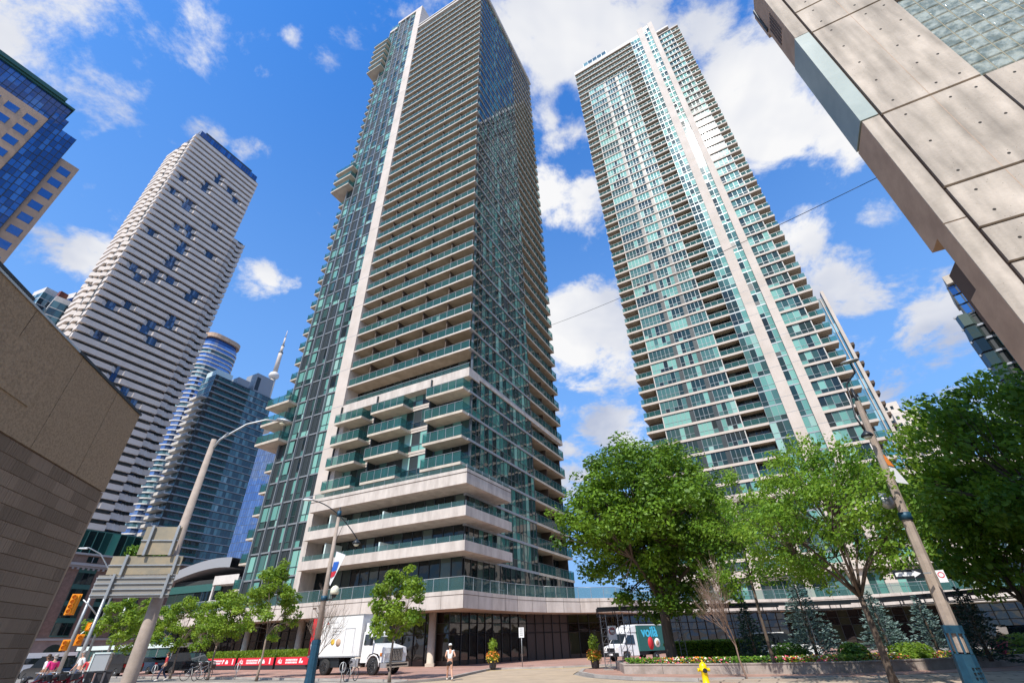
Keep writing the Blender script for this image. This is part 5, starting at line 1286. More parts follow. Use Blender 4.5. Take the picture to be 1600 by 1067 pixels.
# pergola of black steel
def pergola():
    root = thing('pergola', 'long black steel pergola with lattice posts in front of the podium', 'pergola')
    pts = [P(8.3, 37), P(15.4, 37.5), P(21, 39.5), P(27.4, 42), P(33, 43.5), P(39, 41), P(47, 38)]
    zt = 3.62
    b = MB()
    for off in (0, 1.9):
        for i in range(len(pts)-1):
            p, q = pts[i].xy, pts[i+1].xy; t = (q-p).normalized(); n = Vector((-t.y, t.x)); p = p+n*off; q = q+n*off
            b.prism([p[:], q[:], (q+n*.1)[:], (p+n*.1)[:]], zt-.2, zt); b.prism([(p+n*.02)[:], (q+n*.02)[:], (q+n*.08)[:], (p+n*.08)[:]], zt-.52, zt-.46)
            k = round((q-p).length/1.3)
            for j in range(k): 
                r = p.lerp(q, j/k); b.prism([r[:], (r+t*.05)[:], (r+t*.05+n*.06)[:], (r+n*.06)[:]], zt-.46, zt-.2)
                if off == 0: b.prism([(r+n*.1)[:], (r+t*.06+n*.1)[:], (r+t*.06+n*1.9)[:], (r+n*1.9)[:]], zt-.12, zt-.04)
    b.build('beam', M['lamp_black'], root)
    post = MB()
    for (x, y) in ((-.18, -.18), (.18, -.18), (.18, .18), (-.18, .18)): post.box(x-.025, x+.025, y-.025, y+.025, 0, zt-.52)
    for i in range(7):
        z = .2+i*.42
        post.tube([(-.18, -.18, z), (.18, -.18, z+.42)], .012, 4); post.tube([(.18, -.18, z), (.18, .18, z+.42)], .012, 4); post.box(-.2, .2, -.19, -.17, z-.012, z+.012)
    post.box(-.3, .3, -.3, .3, 0, .12, 1)
    pm = post.mesh('post', [M['galv_dark'], M['planter_concrete']])
    for az, d in ((8.8, 36.2), (10.6, 35.6), (11.2, 38.8), (16.4, 38), (22, 39.8), (28, 42.3), (34, 43.6), (40, 41), (45, 39)): link('post', pm, root, P(az, d, .05), R(-az))
mat('galv_dark', (.16, .16, .17), .4, .6)
pergola()

# red banner fence with planter boxes
def banners():
    c, s = math.cos(GRID), math.sin(GRID); la = lambda x, y, z=0: Vector((-5.42+x*c-y*s, 48.7+x*s+y*c, z))
    specs = [(-31.6, -26.1, 'left end'), (-25.8, -20.2, 'middle'), (-19.9, -14.4, 'right end')]
    for k, (x0, x1, w) in enumerate(specs):
        root = thing('planter_box', 'black planter box with red banner and green hedge, %s of the row' % w, 'planter', la(0, -3.2, .1), GRID, 'planter boxes with red banners')
        b = MB(); b.box(x0, x1, 0, .9, 0, 1.0); b.build('box', M['pot_dark'], root)
        b = MB(); b.box(x0+.03, x1-.02, -.03, -.005, .38, 1.02); o = b.build('banner', M['banner_red'], root)
        b = MB(); y = -.035
        def q(xa, xb, za, zb, sk=0): b.face([(xa, y, za), (xb, y, za), (xb+sk, y, zb), (xa+sk, y, zb)])
        X = x0+.35
        q(X, X+.12, .55, .8, .05); q(X+.16, X+.55, .5, .6, .05); q(X+.2, X+.3, .6, .9, .02); q(X+.42, X+.52, .62, .8, .03)
        for r_ in range(2):
            xx = X+1.1
            while xx < X+2.7: ww = random.uniform(.09, .2); q(xx, xx+ww, .5+.21*r_, .65+.21*r_, .02); xx += ww+.045
        if k < 2: q(X+2.95, X+3.1, .52, .9, .06); q(X+3.15, X+3.25, .7, .9); q(X+3.5, X+3.95, .52, .72); q(X+3.6, X+3.85, .72, .85); q(X+4.6, X+4.78, .48, .95)
        else: q(X+3.0, X+3.2, .52, .9, .1); q(X+3.25, X+3.5, .52, .7, .05); q(X+4.5, X+4.7, .5, .9)
        b.build('print', M['banner_white'], o)
        b = MB()
        for i in range(int((x1-x0)*650)):
            p = Vector((random.uniform(x0, x1), random.uniform(0, .9), 1.0+random.random()**1.3*.62)); a = Vector((random.gauss(0, .3), random.gauss(0, .3), 1)).normalized()*.1; s2 = a.cross(Vector((random.random()-.5, random.random()-.5, 0))).normalized()*.035; b.face([p-a, p-s2, p+a, p+s2])
        b.build('hedge', M['leaf_yellow'], root)
banners()

# overhead wire strung across the street
b = MB(); A_, B_ = pdir(858, 509)*62, pdir(1372, 277)*30; b.tube([A_.lerp(B_, i/16)+Vector((0, 0, 1.7-.5*4*(i/16)*(1-i/16))) for i in range(17)], .022, 4)
tag(b.build('overhead_wire', M['lamp_black']), 'thin black overhead wire crossing the sky between the towers', 'wire')

# ================================================================== traffic lights and poles at the far left junction
mat('signal_yellow', (.8, .3, .01), .4)
def signal(name, label, loc, n, rot, w=.36, seg=.32, open_=True):
    root = thing(name, label, 'traffic light', loc, rot)
    b = MB(); H = n*seg; b.box(-w/2, w/2, 0, .2, 0, H); b.box(-w/2-.06, w/2+.06, .2, .215, -.06, H+.06); b.build('housing', M['signal_yellow'], root)
    for i in range(n):
        b = MB(); T = Matrix.Translation((0, 0, seg*(i+.5))) @ Matrix.Rotation(R(90), 4, 'X'); b.lathe([(.11, 0), (.125, .02), (.12, .16), (.11, .16), (.11, .01), (.01, .01)], n=12, T=T); b.build('visor', M['signal_yellow'], root)
def mast(label, az, d, h, head_az, arm_z):
    B = P(az, d, 0); root = thing('signal_mast', label, 'pole', B)
    b = MB(); b.tube([(0, 0, 0), (0, 0, h)], [.13, .08], 8); b.build('pole', M['galvanised'], root)
    e = P(head_az, d, arm_z+.5)-B; b = MB(); b.tube([(0, 0, arm_z-.4), (e.x*.5, e.y*.5, arm_z+.1), (e.x, e.y, e.z)], .045, 6); b.build('arm', M['galvanised'], root)
mast('front grey signal mast at the far left junction', -39.0, 43, 5.0, -40.4, 4.2)
signal('traffic_light', 'large four lens yellow traffic light hanging at the far left junction', P(-41.0, 41.5, 3.85), 4, R(25), .38, .25)
mast('rear grey signal mast at the far left junction', -40.0, 49, 6.5, -39.2, 2.9)
signal('traffic_light', 'small yellow traffic light half way up the front signal mast', P(-39.15, 44, 3.1), 2, R(60), .24, .18)
signal('pedestrian_signal', 'yellow pedestrian signal on the left of the rear signal mast', P(-40.35, 48, 2.1), 2, R(30), .32, .26)
signal('pedestrian_signal', 'yellow pedestrian signal between the two signal masts', P(-39.55, 46, 2.35), 2, R(40), .3, .26)
root = thing('street_lamp', 'thin grey street lamp with curved arm in front of the old brick building', 'street lamp', P(-37.3, 52))
b = MB(); b.tube([(0, 0, 0), (0, 0, 6.2)], [.1, .07], 8); b.build('pole', M['galvanised'], root)
root = thing('street_lamp', 'white curved lamp arm reaching over the road sign backs at far left', 'street lamp', P(-38.6, 60))
e = P(-41.9, 60, 10.0)-root.location
b = MB(); b.tube([(0, 0, 0), (0, 0, 6.6), (e.x*.25, e.y*.25, 8.2), (e.x*.6, e.y*.6, 9.6), (e.x*.9, e.y*.9, 10.05), (e.x, e.y, 10.0)], [.12, .09, .06, .05, .05, .05], 7); b.build('pole', M['galvanised'], root)
cobra(root, (e.x, e.y, 9.95), .6, 'banner_white')

# kiosk and dock posts of the bicycle rental stand
def kiosk():
    root = thing('rental_kiosk', 'pale grey metal kiosk cabinet standing behind the bicycle dock posts', 'kiosk', P(-37.6, 36.5), R(20))
    b = MB(); b.box(-.33, .33, 0, .35, .5, 1.78); b.build('cabinet', M['kiosk_grey'], root)
    b = MB(); b.box(-.36, .36, -.04, .38, 1.78, 1.84); b.box(-.42, -.35, -.03, .36, .45, 1.8); b.build('frame', M['frosted_glass'], root)
    b = MB(); b.box(-.25, .25, .05, .3, 0, .5); b.build('foot', M['pot_dark'], root)
    b = MB(); b.box(-.25, .28, -.012, -.002, .6, 1.0); b.build('map_panel', M['kiosk_panel'], root)
mat('kiosk_grey', (.4, .42, .42), .4, .3); mat('kiosk_panel', (.35, .2, .16), .5)
kiosk()
b = MB(); b.box(-.13, .13, -.1, .25, 0, .95); b.box(-.16, .16, -.13, .28, .95, 1.02); b.box(-.13, -.09, -.14, -.1, .1, .94, 1); dm = b.mesh('dock_post', [M['pot_dark'], M['aluminium']])
docks = [(-38.55, 32.6), (-37.95, 32.8), (-37.35, 33.0), (-36.75, 33.3)]
for i, (az, d) in enumerate(docks):
    tag(link('dock_post', dm, None, P(az, d, .08), R(30)), ['leftmost', 'second', 'third', 'rightmost'][i]+' of the four empty dark bicycle dock posts below the kiosk', 'dock post', 'bicycle dock posts')

# ================================================================== bicycles
def wheel_mesh(b, c, r, m_t, m_r, n=22, w=.022):
    cx, cy, cz = c; pts = [(cx+r*math.cos(2*PI*i/n), cy, cz+r*math.sin(2*PI*i/n)) for i in range(n+1)]; b.tube(pts, w, 5, m_t, cap=False)
    for i in range(10): a = 2*PI*i/10; b.tube([(cx, cy, cz), (cx+r*math.cos(a), cy, cz+r*math.sin(a))], .004, 3, m_r, cap=False)
def bicycle(label, loc, rot, m='pot_dark', heavy=False, group=None):
    root = thing('bicycle', label, 'bicycle', loc, rot, group); k = .03 if heavy else .018
    for x in (-.52, .52): b = MB(); wheel_mesh(b, (x, 0, .34), .32, 0, 1); b.build('wheel', [M['pot_dark'], M['aluminium']], root)
    b = MB(); b.tube([(-.52, 0, .34), (-.08, 0, .3), (-.2, 0, .82)], k, 6); b.tube([(-.08, 0, .3), (.36, 0, .78)], k, 6); b.tube([(-.18, 0, .72), (.34, 0, .85)], k, 6); b.tube([(.32, 0, .95), (.38, 0, .7), (.52, 0, .34)], k, 6); b.tube([(-.52, 0, .34), (-.19, 0, .75)], k*.7, 5); b.build('frame', M[m], root)
    b = MB(); b.tube([(.31, 0, .9), (.28, 0, 1.05)], .016, 5); b.tube([(.2, -.28, 1.08), (.3, -.15, 1.07), (.3, .15, 1.07), (.2, .28, 1.08)], .015, 5); b.build('handlebar', M['aluminium'], root)
    b = MB(); b.tube([(-.34, 0, .92), (-.2, 0, .94), (-.05, 0, .92)], [.08, .06, .025], 6); b.tube([(-.2, 0, .8), (-.21, 0, .92)], .014, 5); b.build('saddle', M['pot_dark'], root)
    if heavy: 
        b = MB(); b.tube([(-.95, 0, .4), (-.85, 0, .66), (-.52, 0, .76), (-.25, 0, .62)], .05, 5); b.build('mudguard', M[m], root)
        b = MB(); b.box(.35, .6, -.18, .18, .8, 1.0); b.build('basket', M['pot_dark'], root)
mat('bike_red', (.2, .01, .02), .35); mat('bike_silver', (.5, .48, .45), .4, .4)
for i, (az, d, w) in enumerate(((-38.9, 30.2, 'rightmost'), (-39.7, 29.9, 'second from the right'), (-40.5, 29.7, 'second from the left'), (-41.3, 29.5, 'leftmost'))):
    bicycle('dark red docked rental bicycle at far left, %s of the four' % w, P(az, d, .1), R(70+i*4), 'bike_red', True, 'docked rental bicycles')
bicycle('pale bicycle locked to a ring between two young street trees', P(-30.6, 45, .1), R(55), 'bike_silver')
bicycle('second pale bicycle leaning beside the locked one near the red banners', P(-29.9, 44.2, .1), R(75), 'bike_silver')
bicycle('silver bicycle parked in front of the box truck rear wheel', P(-17.0, 33.6, .1), R(78), 'bike_silver')
def ring(label, az, d, sgn=0):
    root = thing('bicycle_ring', label, 'bicycle stand', P(az, d, .1), R(20), 'ring and post bicycle stands')
    b = MB(); b.tube([(0, 0, 0), (0, 0, .95)], .03, 6); b.build('post', M['galvanised'], root)
    b = MB(); b.tube([(.17*math.cos(2*PI*i/16), 0, .7+.24*math.sin(2*PI*i/16)) for i in range(17)], .02, 5, cap=False); b.build('ring', M['galvanised'], root)
ring('ring and post bicycle stand right of the young trees by the middle banner', -27.2, 43); ring('ring and post bicycle stand near the walking pedestrian', -33.6, 48); ring('ring and post bicycle stand left of the box truck wheel', -17.9, 33.2)

# ================================================================== vehicles
mat('truck_white', (.78, .77, .75), .25, col2=(.7, .69, .67), ns=1); mat('truck_red', (.6, .03, .04), .35); mat('rubber', (.02, .02, .02), .8); mat('chrome', (.7, .7, .7), .15, 1.0)
mat('car_black', (.012, .014, .017), .12, spec=.8); mat('car_blue', (.03, .06, .11), .15, .3, spec=.8); mat('car_white', (.8, .8, .8), .2); mat('car_window', (.015, .02, .025), .04, spec=1.0)
mat('print_grey', (.4, .4, .42), .6); mat('van_green', (.02, .11, .1), .35); mat('signal_orange', (.85, .25, .02), .3); mat('logo_blue', (.06, .5, .75), .5); mat('head_light', (.75, .75, .72), .1, spec=1.0); mat('tail_light', (.4, .01, .01), .2)
def road_wheel(root, x, y, r, w=.24, rim='chrome'):
    b = MB(); T = Matrix.Translation((x, y, r)) @ Matrix.Rotation(R(90), 4, 'X')
    b.lathe([(r*.6, -w/2), (r*.94, -w/2), (r, -w/2+.04), (r, w/2-.04), (r*.94, w/2), (r*.6, w/2)], n=22, T=T); o = b.build('wheel', M['rubber'], root)
    b = MB(); b.lathe([(.02, -w/2-.02), (r*.22, -w/2-.03), (r*.26, -w/2+.03), (r*.55, -w/2+.02), (r*.62, -w/2-.005), (r*.62, w/2)], n=22, T=T)
    for i in range(8): a = 2*PI*i/8; c = T @ Vector((r*.42*math.cos(a), r*.42*math.sin(a), -w/2+.005)); b.box(c.x-.03, c.x+.03, c.y-.012, c.y+.01, c.z-.03, c.z+.03, 1)
    b.build('rim', [M[rim], M['rubber']], o)
def loft(b, secs, m=0, sm=False, caps=True):
    """secs: list of closed loops with equal counts"""
    n = len(secs[0])
    for i in range(len(secs)-1):
        for k in range(n): b.face([secs[i][k], secs[i][(k+1) % n], secs[i+1][(k+1) % n], secs[i+1][k]], m, .5, sm)
    if caps: b.face(secs[0][::-1], m, .5); b.face(secs[-1], m, .5)
def side_prism(b, prof, y0, y1, m=0, tap=0.0, ztap=1.0):
    """profile in x,z extruded across y, narrowing by tap above ztap"""
    def yy(y, z): k = max(0, z-ztap)*tap; c = (y0+y1)/2; return y-(k if y > c else -k)
    A = [(x, yy(y0, z), z) for x, z in prof]; B = [(x, yy(y1, z), z) for x, z in prof]; n = len(prof)
    b.face(A, m, .5); b.face(B[::-1], m, .5)
    for i in range(n): j = (i+1) % n; b.face([A[j], A[i], B[i], B[j]], m, .5)
def text(name, s, size, m, parent, M_, bold=.0, depth=.004):
    cu = bpy.data.curves.new('t', 'FONT'); cu.body = s; cu.size = size; cu.offset = bold; cu.extrude = depth
    to = bpy.data.objects.new('t', cu); COL.objects.link(to); dg = bpy.context.evaluated_depsgraph_get(); me = bpy.data.meshes.new_from_object(to.evaluated_get(dg)); bpy.data.objects.remove(to)
    me.materials.clear(); me.materials.append(M[m]); o = link(name, me, parent); o.matrix_local = M_; return o
def truck():
    root = thing('box_truck', 'white box truck with red rear panel parked in front of the central tower', 'truck', P(-14.0, 40.2, .1), R(-30))
    # x forward; front axle at x=0, near side y=-1.1
    b = MB(); b.box(-6.7, -1.35, -1.2, 1.2, 1.12, 3.62, 0); b.box(-6.72, -5.6, -1.215, -1.2, 1.2, 3.58, 1); b.box(-6.72, -1.33, -1.22, 1.22, 1.05, 1.14, 2); b.box(-6.72, -1.33, -1.22, 1.22, 3.6, 3.66, 2)
    o = b.build('cargo_box', [M['truck_white'], M['truck_red'], M['aluminium']], root)
    b = MB(); y = -1.205
    for z, xa, xb in ((3.2, -4.9, -3.9), (2.85, -4.5, -3.4), (2.65, -4.4, -3.5), (2.45, -4.4, -3.6)): b.box(xa, xb, y-.01, y, z, z+.035, 0)
    b.box(-3.0, -2.0, y-.012, y, 2.78, 2.82, 0); b.box(-3.0, -2.96, y-.012, y, 1.3, 2.82, 0); b.box(-2.04, -2.0, y-.012, y, 1.3, 2.82, 0)
    b.build('print', [M['print_grey']], o)
    b = MB(); b.face([(-5.15, y-.01, 3.1), (-4.98, y-.01, 3.3), (-4.85, y-.01, 3.1), (-4.95, y-.01, 3.18), (-5.0, y-.01, 3.14)], 0); b.box(-6.3, -6.0, y-.02, y-.012, 3.0, 3.3, 1)
    for i in range(3): b.box(-6.2+.1*i, -5.75, y-.022, y-.016, 2.1-i*.34, 2.22-i*.34, 1)
    b.lathe([(.42, 0), (.42, .01), (.33, .01), (.33, 0)], (-6.15, y-.02, 1.8), 20, 1, T=Matrix.Rotation(R(90), 4, 'X')); b.lathe([(.2, 0), (.2, .006), (.08, .006)], (-4.2, y-.001, 2.0), 14, 2, T=Matrix.Rotation(R(90), 4, 'X')); b.lathe([(.26, 0), (.26, .004), (.02, .004)], (-3.6, y-.001, 1.95), 9, 3, T=Matrix.Rotation(R(90), 4, 'X'))
    b.build('graphics', [M['truck_red'], M['truck_white'], M['petal_yellow'], M['tan_stone']], o)
    b = MB(); b.box(-6.6, .9, -.45, -.3, .62, .9); b.box(-6.6, .9, .3, .45, .62, .9); b.box(-5.4, -3.4, -1.05, -.5, .45, 1.0); b.box(-2.2, -1.4, -1.1, -.6, .5, .95, 1); b.box(-6.9, -6.6, -1.1, 1.1, .5, .65); b.box(-6.7, -6.55, -1.1, -.2, .3, 1.0)
    b.build('chassis', [M['lamp_black'], M['chrome']], root)
    cab = MB()
    prof = [(-1.25, .72), (-.62, .72), (-.6, 1.0), (-.42, 1.2), (0, 1.28), (.42, 1.2), (.6, 1.0), (.62, .72), (1.02, .72), (1.05, 1.25), (.98, 1.56), (.2, 1.74), (-.1, 1.8), (-.55, 2.48), (-.75, 2.55), (-1.25, 2.55)]
    side_prism(cab, prof, -1.08, 1.08, 0, .09, 1.5); cab.box(-1.2, -.9, -.9, .9, 2.5, 3.1)
    co = cab.build('cab', M['truck_white'], root)
    b = MB()
    for s in (-1, 1):
        k = lambda z: s*(1.088-max(0, z-1.5)*.09)
        b.face([(-1.1, k(1.75), 1.75), (-.22, k(1.75), 1.75), (-.62, k(2.38), 2.38), (-1.1, k(2.38), 2.38)])
    b.face([(-.115, -1.0, 1.85), (-.115, 1.0, 1.85), (-.54, .92, 2.45), (-.54, -.92, 2.45)]); b.build('window', M['car_window'], co)
    b = MB(); b.box(1.04, 1.1, -.55, .55, .78, 1.5)
    for i in range(7): b.box(1.1, 1.115, -.5+i*.155, -.42+i*.155, .82, 1.46, 1)
    b.box(1.03, 1.12, -.62, -.55, .75, 1.55, 1); b.box(1.03, 1.12, .55, .62, .75, 1.55, 1); b.build('grille', [M['lamp_black'], M['chrome']], co)
    b = MB(); b.box(.75, 1.28, -1.12, 1.12, .42, .7); b.box(1.0, 1.3, -1.0, 1.0, .5, .62, 1); b.build('bumper', [M['chrome'], M['lamp_black']], root)
    for s in (-1, 1):
        b = MB(); b.box(.78, 1.07, s*1.0-.1, s*1.0+.1, 1.05, 1.22, 0); b.box(.6, .85, s*1.02-.08, s*1.02+.08, 1.08, 1.26, 1); b.build('headlight', [M['head_light'], M['signal_orange']], co)
        b = MB(); b.tube([(-.2, s*1.1, 1.9), (-.1, s*1.35, 1.95)], .02, 5); b.box(-.14, -.02, s*1.35-.1, s*1.35+.1, 1.7, 2.15); b.build('mirror', M['lamp_black'], co)
        pts = [(.62*math.cos(PI*i/8), s*1.1, .5+.66*math.sin(PI*i/8)) for i in range(9)]; b = MB(); b.tube(pts, .05, 5); b.build('fender', M['truck_white'], co)
        road_wheel(root, 0, s*.98, .5, .3); road_wheel(root, -4.75, s*.95, .5, .45)
truck()
def van():
    root = thing('delivery_van', 'white delivery van with dark green cargo box and blue lettering behind the pergola', 'van', P(10.1, 50.5, .05), R(-148))
    # x forward; visible side is y=+ side
    b = MB(); prof = [(-.9, .45), (-.5, .45), (-.4, .75), (0, .85), (.4, .75), (.5, .45), (.95, .45), (1.0, .95), (.9, 1.15), (.3, 1.3), (-.35, 2.15), (-1.5, 2.25), (-1.5, .45)]
    side_prism(b, prof, -.95, .95, 0, .1, 1.2); c = b.build('cab', M['car_white'], root)
    b = MB()
    for s in (-1, 1): k = lambda z: s*(.958-max(0, z-1.2)*.1); b.face([(-1.15, k(1.3), 1.3), (.15, k(1.3), 1.3), (-.4, k(2.0), 2.0), (-1.15, k(2.0), 2.0)])
    b.face([(.28, -.85, 1.36), (.28, .85, 1.36), (-.31, .78, 2.1), (-.31, -.78, 2.1)]); b.build('window', M['car_window'], c)
    b = MB(); b.box(.98, 1.03, -.5, .5, .75, 1.05); b.box(.97, 1.06, -.95, .95, .42, .7); b.build('grille', M['lamp_black'], c)
    b = MB(); b.box(1.031, 1.07, -.25, .25, .5, .64); b.build('number_plate', M['car_white'], c)
    for s in (-1, 1): b = MB(); b.box(.85, 1.0, s*.78-.15, s*.78+.15, .92, 1.12); b.build('headlight', M['head_light'], c); road_wheel(root, 0, s*.85, .36, .22, 'aluminium'); road_wheel(root, -3.6, s*.85, .36, .22, 'aluminium')
    b = MB(); side_prism(b, [(-1.5, 2.2), (-.5, 2.2), (-.9, 2.62), (-1.5, 2.75)], -.9, .9); b.build('roof_fairing', M['car_white'], c)
    b = MB(); b.box(-4.9, -1.55, -1.05, 1.05, .75, 2.78); b.box(-4.92, -1.53, -1.07, 1.07, 2.72, 2.8, 1); b.box(-4.6, -1.5, -.6, .6, .45, .75, 2); o = b.build('cargo_box', [M['van_green'], M['car_white'], M['lamp_black']], root)
    rot = Matrix.Rotation(PI, 4, 'Z') @ Matrix.Rotation(R(90), 4, 'X')
    text('lettering', 'voilà', 1.1, 'logo_blue', o, Matrix.Translation((-2.0, 1.056, 1.85)) @ rot, .03)
    b = MB(); T = lambda x, z: Matrix.Translation((x, 1.052, z)) @ Matrix.Rotation(R(-90), 4, 'X') @ Matrix.Diagonal((.7, 1, 1, 1))
    b.lathe([(.5, 0), (.5, .01), (.01, .012)], n=18, m=0, T=T(-3.0, 1.32)); b.lathe([(.36, .0), (.36, .008), (.01, .01)], n=18, m=1, T=Matrix.Translation((-3.85, 1.052, 1.35)) @ Matrix.Rotation(R(-90), 4, 'X')); b.lathe([(.2, .012), (.2, .016), (.01, .018)], n=14, m=2, T=Matrix.Translation((-3.85, 1.052, 1.35)) @ Matrix.Rotation(R(-90), 4, 'X'))
    b.build('graphics', [M['petal_red'], M['car_white'], M['tan_stone']], o)
van()
def car(label, loc, rot, paint, suv=True, cat='car'):
    root = thing('parked_car', label, cat, loc, rot); h = 1.72 if suv else 1.42
    b = MB(); prof = [(-2.2, .35), (-1.72, .35), (-1.62, .62), (-1.35, .72), (-1.08, .62), (-.98, .35), (.98, .3), (1.06, .62), (1.35, .72), (1.64, .62), (1.74, .35), (2.25, .38), (2.3, .7), (2.15, .95), (1.2, 1.05), (-2.15, 1.05), (-2.28, .8)]
    side_prism(b, prof, -.92, .92, 0, .0, 9)
    b.face([(-2.2, -.9, 1.05), (1.2, -.9, 1.05), (1.2, .9, 1.05), (-2.2, .9, 1.05)])
    o = b.build('body', M[paint], root)
    b = MB(); pr = [(-2.1 if suv else -1.9, 1.05), (1.15, 1.05), (.4, h-.04), (.1, h), (-1.3, h), (-1.95 if suv else -1.2, h-.08)]
    side_prism(b, pr, -.88, .88, 0, .22, 1.05)
    for i in range(0): pass
    b.build('cabin', M['car_window'], o)
    b = MB(); b.face([(.35, -.7, h+.003), (.35, .7, h+.003), (-1.6, .7, h+.003), (-1.6, -.7, h+.003)]); b.box(-1.6, .3, -.73, -.68, h-.02, h+.05); b.box(-1.6, .3, .68, .73, h-.02, h+.05); b.build('roof', M[paint], o)
    for s in (-1, 1):
        b = MB(); b.box(2.05, 2.27, s*.7-.16, s*.7+.16, .75, .9); b.build('headlight', M['head_light'], o)
        b = MB(); b.box(-2.29, -2.15, s*.75-.1, s*.75+.1, .75, 1.0); b.build('tail_light', M['tail_light'], o)
    b = MB(); b.box(2.28, 2.33, -.5, .5, .5, .85); b.build('grille', M['lamp_black'], o)
    for x in (-1.35, 1.35):
        for s in (-1, 1): road_wheel(root, x, s*.82, .34, .2, 'aluminium')
car('black sport utility car by the left end of the red banners', P(-31.0, 62, .0), R(-22), 'car_black')
car('dark blue car passing behind the young street trees', P(-33.9, 66, 0), R(150), 'car_blue', False)
car('black car behind the left street lamp foot', P(-36.2, 64, 0), R(155), 'car_black')
car('dark car waiting beyond the people at far left', P(-40.6, 56, 0), R(150), 'car_black')
car('bright white vehicle standing behind the large blue spruce', P(25.2, 42, .1), R(-14), 'car_white')
car('dark parked car at the right end behind the planter', P(42.2, 45, .1), R(60), 'car_black')
root = thing('delivery_van', 'white van roof showing above the cyclists at far left', 'van', P(-41.1, 75), R(62))
b = MB(); b.box(-2.6, 2.2, -.95, .95, .4, 2.1); b.build('body', M['car_white'], root)
b = MB(); b.box(-2.4, 2.22, -.97, .97, 1.15, 1.65); b.build('window', M['car_window'], root)
for x in (-1.7, 1.4):
    for s in (-1, 1): road_wheel(root, x, s*.85, .36, .2)
# glass streetcar shelter behind the traffic
root = thing('transit_shelter', 'long pale green glass roofed shelter behind the cars on the far left street', 'shelter', P(-37.5, 88), R(-25))
b = MB(); b.box(-7, 14, 0, 2, 2.3, 2.75); b.build('roof', M['frosted_glass'], root)
b = MB()
for i in range(8): b.box(-6.8+i*2.9, -6.7+i*2.9, .1, .2, 0, 2.3)
b.build('frame', M['galvanised'], root)
b = MB(); b.face([(-6.8, .15, .3), (13.6, .15, .3), (13.6, .15, 2.3), (-6.8, .15, 2.3)]); b.build('glass', M['railing_clear'], root)

# ================================================================== people
for nm, c in (('skin', (.55, .3, .2)), ('skin_dark', (.25, .13, .08)), ('cloth_white', (.75, .75, .74)), ('cloth_black', (.02, .02, .025)), ('cloth_pink', (.75, .03, .2)), ('cloth_red', (.45, .03, .04)), ('denim', (.12, .2, .32)), ('cloth_navy', (.02, .03, .07)), ('hair_brown', (.06, .035, .02)), ('hair_grey', (.3, .28, .26)), ('shoe_white', (.75, .72, .68))): mat(nm, c, .75)
def skin_obj(name, chains, root_i, m, parent, sub=1):
    """chains: list of lists of (pos, rx, ry) sharing identical first positions with existing joints"""
    vs, ed, rad = [], [], []
    idx = {}
    for ch in chains:
        prev = None
        for (p, rx, ry) in ch:
            key = tuple(round(c, 4) for c in p)
            if key not in idx: idx[key] = len(vs); vs.append(p); rad.append((rx, ry))
            i = idx[key]
            if prev is not None and prev != i: ed.append((prev, i))
            prev = i
    me = bpy.data.meshes.new(name); me.from_pydata(vs, ed, []); me.materials.append(M[m]); o = link(name, me, parent)
    sk = o.modifiers.new('skin', 'SKIN'); sk.use_smooth_shade = True
    for i, (rx, ry) in enumerate(rad): me.skin_vertices[0].data[i].radius = (rx, ry); me.skin_vertices[0].data[i].use_root = (i == root_i)
    sb = o.modifiers.new('sub', 'SUBSURF'); sb.levels = sub; sb.render_levels = sub
    return o
